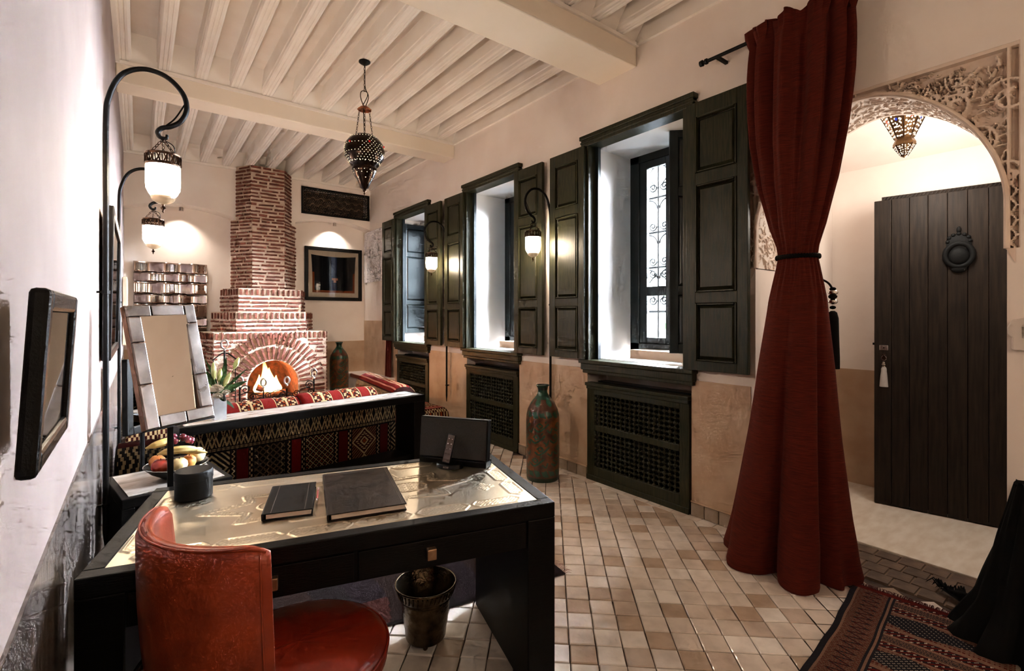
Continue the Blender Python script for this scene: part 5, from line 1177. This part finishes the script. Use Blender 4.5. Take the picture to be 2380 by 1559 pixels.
# ------------------------------------------------------------------ side table with fruit
st = thing('side_table', 'small black side table with a metal inlaid top against the left wall', 'table', (.13, 3.17, 0), math.radians(10))
m = MB(); hw = .235
obj('top', MB().box((-hw, -hw, .60), (hw, hw, .648)), BLACKW, st, bev=.004); obj('metal_inlay', MB().box((-hw+.03, -hw+.03, .647), (hw-.03, hw-.03, .6515)), TIN, st)
for s in (-1, 1): obj('leg_slab', MB().box((s*hw-.05*(s > 0), -hw, 0), (s*hw+.05*(s < 0), hw, .60)), BLACKW, st, bev=.003)
fb = thing('fruit_bowl', 'shallow black bowl holding fruit on the side table', 'bowl', (.165, 3.16, .652))
obj('bowl', MB().lathe([(0, .0), (.07, .0), (.075, .006), (.115, .03), (.145, .06), (.148, .064), (.143, .065), (.11, .036), (.06, .014), (0, .012)], 40, cap=False), BLACKP, fb, smooth=45)
obj('rim', MB().tube([(.146*math.cos(t), .146*math.sin(t), .064) for t in np.linspace(0, 2*PI, 49)[:-1]], .0028, 6, True), SILVER, fb, smooth=60)
bx_, by_, bz_ = .165, 3.16, .652
def fruit(name, label, x, y, z, r, m_, sz=.92):
    t = thing(name, label, name.split('_')[-1], (bx_+x, by_+y, bz_+z-r*sz))
    m = MB(); m.lathe([(0, .06*r), (.3*r, 0), (.75*r, .25*r), (r, .85*r), (.92*r, 1.35*r), (.55*r, 1.75*r), (.2*r, 1.78*r), (0, 1.62*r)], 20, cap=False); obj('flesh', m, m_, t, smooth=180)
    obj('stem', MB().tube([(0, 0, 1.6*r), (.003, .002, 1.95*r)], .0018, 5), BRONZE, t); return t
YA = mat('yellow_apple_skin', '#d8bd82', '#e6d3a0', 8, rough=.35); RA = mat('red_apple_skin', '#8e1a12', '#b8502c', 9, rough=.35, pos=(.4, .7)); PE = mat('peach_skin', '#c66a2c', '#d9a050', 10, rough=.6)
fruit('yellow_apple', 'pale yellow apple at the front of the fruit bowl', .005, -.085, .075, .040, YA); fruit('red_apple', 'red apple at the front left of the fruit bowl', -.075, -.055, .075, .040, RA)
fruit('orange_peach', 'orange peach at the left of the fruit bowl behind the red apple', -.085, .02, .082, .038, PE); fruit('ripe_pear', 'pale yellow pear at the right of the fruit bowl', .09, .02, .09, .044, YA); fruit('orange_peach', 'orange peach in the middle of the fruit bowl behind the stand', .05, -.04, .075, .036, PE)
BAN = mat('banana_skin', '#c9a95c', '#e0c886', 14, rough=.45); 
def banana(label, p, rz, ln, z):
    t = thing('banana', label, 'banana', (bx_+p[0], by_+p[1], bz_+z), rz, 'bananas in the fruit bowl'); n = 14
    pts = [(ln*(i/n-.5), .035*(1-4*(i/n-.5)**2)*-1, .014+.02*(1-4*(i/n-.5)**2)) for i in range(n+1)]; rs = [.004, .009, .015, .018, .0195, .02, .0205, .0205, .02, .019, .017, .014, .009, .005, .004]
    obj('peel', MB().tube(pts, rs, 7), BAN, t, smooth=50); obj('tip', MB().ball(pts[-1], .005, 6, 4), BLACKP, t)
banana('front banana lying across the fruit bowl', (.015, -.04, 0), -.15, .20, .118); banana('rear banana at the left of the fruit bowl', (-.06, .045, 0), .5, .17, .15); banana('banana at the right end of the fruit bowl', (.075, -.015, 0), -.75, .16, .10)
gp = thing('grape_bunch', 'bunch of dark red grapes on top of the fruit bowl', 'grapes', (bx_+.01, by_+.03, bz_+.155)); GRM = mat('grape_skin', '#3d0f18', '#6b2030', 12, rough=.2)
gme = mesh_of('grape', MB().ball((0,0,0), .016, 12, 8), GRM, 180); rr = random.Random(2)
for k in range(30):
    a = rr.uniform(0, 6.28); q = rr.random()**.5; obj('grape', gme, None, gp, loc=(.07*q*math.cos(a)-.01, .045*q*math.sin(a), .012+.045*(1-q)+rr.uniform(0, .01)))
# ------------------------------------------------------------------ flowers on the console
fv = thing('flower_vase', 'pale silver square vase with a wavy rim on the console table', 'vase', (.487, 4.30, .7225), CA)
m = MB(); hw = .042; rows = [[], [], []]
P = []
for i in range(33):
    t = i/32*4; s = int(t) % 4; f = t-int(t); c = [(-1,-1),(1,-1),(1,1),(-1,1)]; x = c[s][0]*(1-f)+c[(s+1) % 4][0]*f; y = c[s][1]*(1-f)+c[(s+1) % 4][1]*f
    P.append([(x*hw, y*hw, 0), (x*hw*1.0, y*hw, .06), (x*hw*1.02, y*hw*1.02, .13), (x*hw*1.0, y*hw*1.0, .17+.035*math.cos(t*PI/2*2+.6))])
m.grid(P); m.f.append(tuple(i*4 for i in range(31, -1, -1))); o = obj('body', m, mat('pale_silver', '#b9c0c6', '#dfe4e8', 10, rough=.4, metal=.6), fv); o.modifiers.new('solid', 'SOLIDIFY').thickness = .003
fl = thing('lily_bouquet', 'bouquet of white carnations and green lily buds in the silver vase', 'flowers', (.487, 4.30, .725))
LEAF = mat('lily_leaf', '#1d3a1c', '#35592c', 12, rough=.4); BUD = mat('lily_bud', '#8a9a4a', '#c3c48a', 10, rough=.45); WHF = mat('white_petal', '#e6dccb', '#f0e9dc', 10, rough=.6); STEM = mat('green_stem', '#3c5a2c', rough=.5)
def leafm(base, tip, wd, bend=.03):
    b, t = Vector(base), Vector(tip); d = t-b; sd = d.cross(Vector((.3, 1, .2))).normalized(); up = sd.cross(d).normalized(); rows = []
    for i in range(11):
        q = i/10; w_ = wd*math.sin(PI*min(1, q*1.0))**.8*(1-.2*q); c = b+d*q+up*bend*4*q*(1-q); rows.append([c-sd*w_+up*w_*.25, c, c+sd*w_+up*w_*.25])
    return MB().grid(rows)
for base, tip, wd in (((0,0,.16), (-.12,-.03,.40), .032), ((0,0,.16), (.05,.0,.47), .022), ((0,0,.18), (.20,.02,.27), .024), ((0,0,.18), (.19,-.02,.37), .012), ((0,0,.17), (-.14,.02,.25), .02), ((.01,0,.17), (.13,.05,.20), .02), ((0,0,.2), (-.09,.03,.46), .012), ((0,0,.15), (.10,-.03,.07), .014)): obj('leaf', leafm(base, tip, wd), LEAF, fl, smooth=90)
for p, tip in (((-.03,0,.30), (-.035,0,.43)), ((.0,.01,.28), (.012,.0,.38)), ((.03,-.01,.24), (.075,-.02,.35)), ((-.05,-.02,.24), (-.12,-.03,.29)), ((.10,0,.37), (.135,0,.46))):
    p, tip = Vector(p), Vector(tip); obj('bud', MB().tube([p.lerp(tip, q) for q in (0, .2, .45, .7, .9, 1)], [.006, .015, .019, .017, .01, .003], 9), BUD, fl, smooth=60); obj('stem', MB().tube([(0, 0, .1), p*.6+Vector((0,0,.06)), p], .003, 5), STEM, fl)
for c, r in (((-.02,-.045,.215), .058), ((-.012,-.05,.165), .042), ((.045,-.035,.19), .034)):
    m = MB()
    for k in range(26):
        a = k*2.4; q = (k/26)**.5; d = Vector((math.cos(a)*q, math.sin(a)*q, 1-.7*q)).normalized(); b = leafm(Vector(c), Vector(c)+d*r, r*.34, .01); m.add(b.v, b.f)
    obj('carnation', m, WHF, fl, smooth=90)
# ------------------------------------------------------------------ woven metal panel in the left recess
mp_ = thing('metal_panel', 'woven panel of shiny rose and silver metal strips in the left recess', 'wall panel', (.395, YREC-.03, .85))
hs_ = [.17, .11, .22, .12, .22, .135, .18, .135, .16]; z = 0; hwp = .447
for i, h in enumerate(hs_):
    n = 90; rows = []
    for k in range(n+1):
        x = -hwp+2*hwp*k/n; y = -.028*math.cos(2*PI*(x+hwp)/.36+PI*(i % 2)); rows.append([(x, y-.035, z+.004+(h-.008)*t) for t in np.linspace(0, 1, 7)])
    o = obj('metal_strip', MB().grid(rows), COPPER, mp_, smooth=180); o.modifiers.new('solid', 'SOLIDIFY').thickness = .004; z += h
obj('backing', MB().box((-hwp+.01, .005, .01), (hwp-.01, .025, z-.01)), BLACKW, mp_)
# ------------------------------------------------------------------ framed pieces
def frame_thing(name, label, cat, loc, rz, w_, h_, fw, dep, fm, tilt=0):
    t = thing(name, label, cat, loc, rz); T = Matrix.Rotation(tilt, 4, 'X'); m = MB()
    for lo, hi in (((-w_/2, -dep, 0), (-w_/2+fw, 0, h_)), ((w_/2-fw, -dep, 0), (w_/2, 0, h_)), ((-w_/2+fw, -dep, 0), (w_/2-fw, 0, fw)), ((-w_/2+fw, -dep, h_-fw), (w_/2-fw, 0, h_))): m.box(lo, hi)
    obj('frame', m.xf(T), fm, t, bev=.006); return t, T
tx, T = frame_thing('framed_textile', 'square black frame with a dark woven cloth and cream fringe on the back wall', 'picture', (2.77, YREC-.01, 1.785), 0, 1.0, .935, .06, .04, BLACKW)
obj('mount', MB().box((-.44, -.012, .06), (.44, -.006, .875)), mat('cream_mount', '#c9b7a3', rough=.9), tx)
def texc(U, V):
    C = np.zeros(U.shape+(3,)); C[:] = np.array(hx('#15161c')[:3]); lay(C, (np.abs(U-.37) < .045), np.array(hx('#232c45')[:3])); o_ = np.array(hx('#7a3a1e')[:3])
    lay(C, ((U < .035) | (U > .705)) & (V > .30), o_); lay(C, V > .62, o_); pk = np.array(hx('#a8705c')[:3]); lay(C, (np.abs(U-.385) < .05) & (np.abs(V-.41) < .022), pk); lay(C, (np.abs(U-.385) < .02) & (np.abs(V-.44) < .03), pk); return C
U, V = np.meshgrid(np.linspace(0, .74, 150), np.linspace(0, .66, 130), indexing='ij'); sag = .025*np.sin(PI*np.clip(U/.74, 0, 1))*(1-V/.66)
P = np.stack([(U-.37)*(1+.06*(1-V/.66)**3), -.016+0*U, .80-V-sag], -1); cloth('woven_cloth', P, texc, U, V, tx)
mb = MB()
for i in range(90): x = -.365+.73*i/89; mb.tube([(x, -.017, .14), (x+random.gauss(0,.003), -.018, .085)], .0025, 4)
obj('fringe', mb, PAPER, tx, kind='stuff'); obj('glazing', MB().box((-.44, -.032, .06), (.44, -.030, .875)), GLASS, tx)
# near picture on the left wall
def wallpic(label, y0, y1, z0, z1, dep, fw, tilt, art, off=.008):
    t, T = frame_thing('framed_picture', label, 'picture', (XL+off, (y0+y1)/2, z0), PI/2, y1-y0, z1-z0, fw, dep, BLACKW, tilt); w_, h_ = y1-y0, z1-z0
    obj('mount', MB().box((-w_/2+fw, -dep*.55, fw), (w_/2-fw, -dep*.5, h_-fw)).xf(T), mat('mount_'+str(int(y0*100)), '#8d9aa8', rough=.8), t)
    obj('print', MB().box((-w_/2+fw*2, -dep*.6, fw*2.2), (w_/2-fw*2, -dep*.56, h_-fw*1.8)).xf(T), art, t)
    obj('glazing', MB().box((-w_/2+fw, -dep*.75, fw), (w_/2-fw, -dep*.72, h_-fw)).xf(T), GLASS, t); return t
ART = mat('dark_print', '#14120f', '#6a2a1c', 9, rough=.7, pos=(.45, .7)); ART2 = mat('dark_photo', '#0e0e12', '#3a3e46', 7, rough=.7)
wallpic('small black framed picture tilting off the left wall nearest the camera', .79, 1.115, 1.31, 1.535, .020, .028, math.radians(3.3), ART, .046)
wallpic('large black framed picture on the left wall behind the nearest lamp pole', 3.28, 4.55, 1.27, 2.08, .04, .05, math.radians(1), ART2)
pf, T = frame_thing('pale_frame', 'narrow pale wooden frame seen edge-on at the far end of the left wall', 'picture', (XL+.008, 7.95, 1.15), PI/2, .62, .84, .06, .045, WOODP); obj('print', MB().box((-.25, -.02, .06), (.25, -.012, .78)), mat('pale_print', '#b5a593', '#8d8073', 6, rough=.8), pf)
# iron vent grille
vg = thing('vent_grille', 'black wrought-iron scroll grille high on the back wall', 'grille', ((GX0+GX1)/2, YB-.012, GZ0)); gw, gh = (GX1-GX0)/2, GZ1-GZ0
m = MB(); e = .012
for lo, hi in (((-gw-e, -.012, -e), (-gw+e, .012, gh+e)), ((gw-e, -.012, -e), (gw+e, .012, gh+e)), ((-gw, -.012, -e), (gw, .012, e)), ((-gw, -.012, gh-e), (gw, .012, gh+e))): m.box(lo, hi)
f2 = .055
for lo, hi in (((-gw+f2, -.005, f2), (-gw+f2+.01, .005, gh-f2)), ((gw-f2-.01, -.005, f2), (gw-f2, .005, gh-f2)), ((-gw+f2, -.005, f2), (gw-f2, .005, f2+.01)), ((-gw+f2, -.005, gh-f2-.01), (gw-f2, .005, gh-f2))): m.box(lo, hi)
obj('frame', m, IRON, vg); m = MB()
for k in range(26):
    x = -gw+.03+(2*gw-.06)*k/25
    for z, q in ((.028, 1), (gh-.028, -1)): m.tube([(x+a, 0, z+q*b) for a, b in spiral((0, 0), .022, 1.3, PI, 1, 14, .004)], .006, 4)
for k in range(9):
    z = .03+(gh-.06)*k/8
    for x, q in ((-gw+.028, 1), (gw-.028, -1)): m.tube([(x+q*a, 0, z+b) for a, b in spiral((0, 0), .022, 1.3, PI/2, 1, 14, .004)], .006, 4)
nx = 15
for i in range(nx):
    for j in range(3): x = -gw+.105+(2*gw-.21)*i/(nx-1); z = .10+.105*j+(.03 if i % 2 else 0)-.01; m.tube([(x+a, 0, z+b) for a, b in spiral((0, 0), .047, 2.0, PI*(i+j), 1 if (i+j) % 2 else -1, 26, .004)], .0068, 4)
obj('scrolls', m, IRON, vg, smooth=60, kind='stuff')
# spotlights tucked in the recess heads, washing the walls
def spot(x, y, z, tgt, e, label):
    t = thing('recess_spotlight', label, 'spotlight', (x, y, z)); obj('housing', MB().lathe([(.03, 0), (.03, .05), (.02, .06)], 16), SILVER, t, smooth=40); 
    l = bpy.data.lights.new('recess_spot', 'SPOT'); l.energy = e; l.color = (1, .9, .78); l.spot_size = math.radians(110); l.spot_blend = .9; l.shadow_soft_size = .03
    o = bpy.data.objects.new('recess_spot', l); COL.objects.link(o); o.location = (x, y, z-.01); o.rotation_euler = (Vector(tgt)-Vector((x, y, z))).to_track_quat('-Z', 'Y').to_euler()
spot(2.72, YB+.07, 3.08, (2.72, YREC, 2.6), 30, 'small spotlight hidden in the arched recess above the framed cloth'); spot(.5, YB+.07, 3.05, (.5, YREC, 2.2), 26, 'small spotlight hidden in the arched recess above the metal panel')
# plant outside the nearest window
pl = thing('garden_plant', 'leafy green plant outside the nearest window', 'plant', (XR+1.5, 3.0, 0)); rr = random.Random(8); LF2 = mat('garden_leaf', '#3f7a3a', '#6aa85a', 8, rough=.5)
obj('stem', MB().tube([(0,0,0), (.02,0,.8), (0,.02,1.7)], .015, 6), STEM, pl)
for k in range(26):
    a = rr.uniform(0, 6.28); z = rr.uniform(1.0, 1.75); d = Vector((math.cos(a)*.4, math.sin(a)*.4, rr.uniform(.05, .5))); obj('leaf', leafm((0, 0, z), Vector((0, 0, z))+d*rr.uniform(.6, 1.1), .035, .05), LF2, pl, smooth=90)
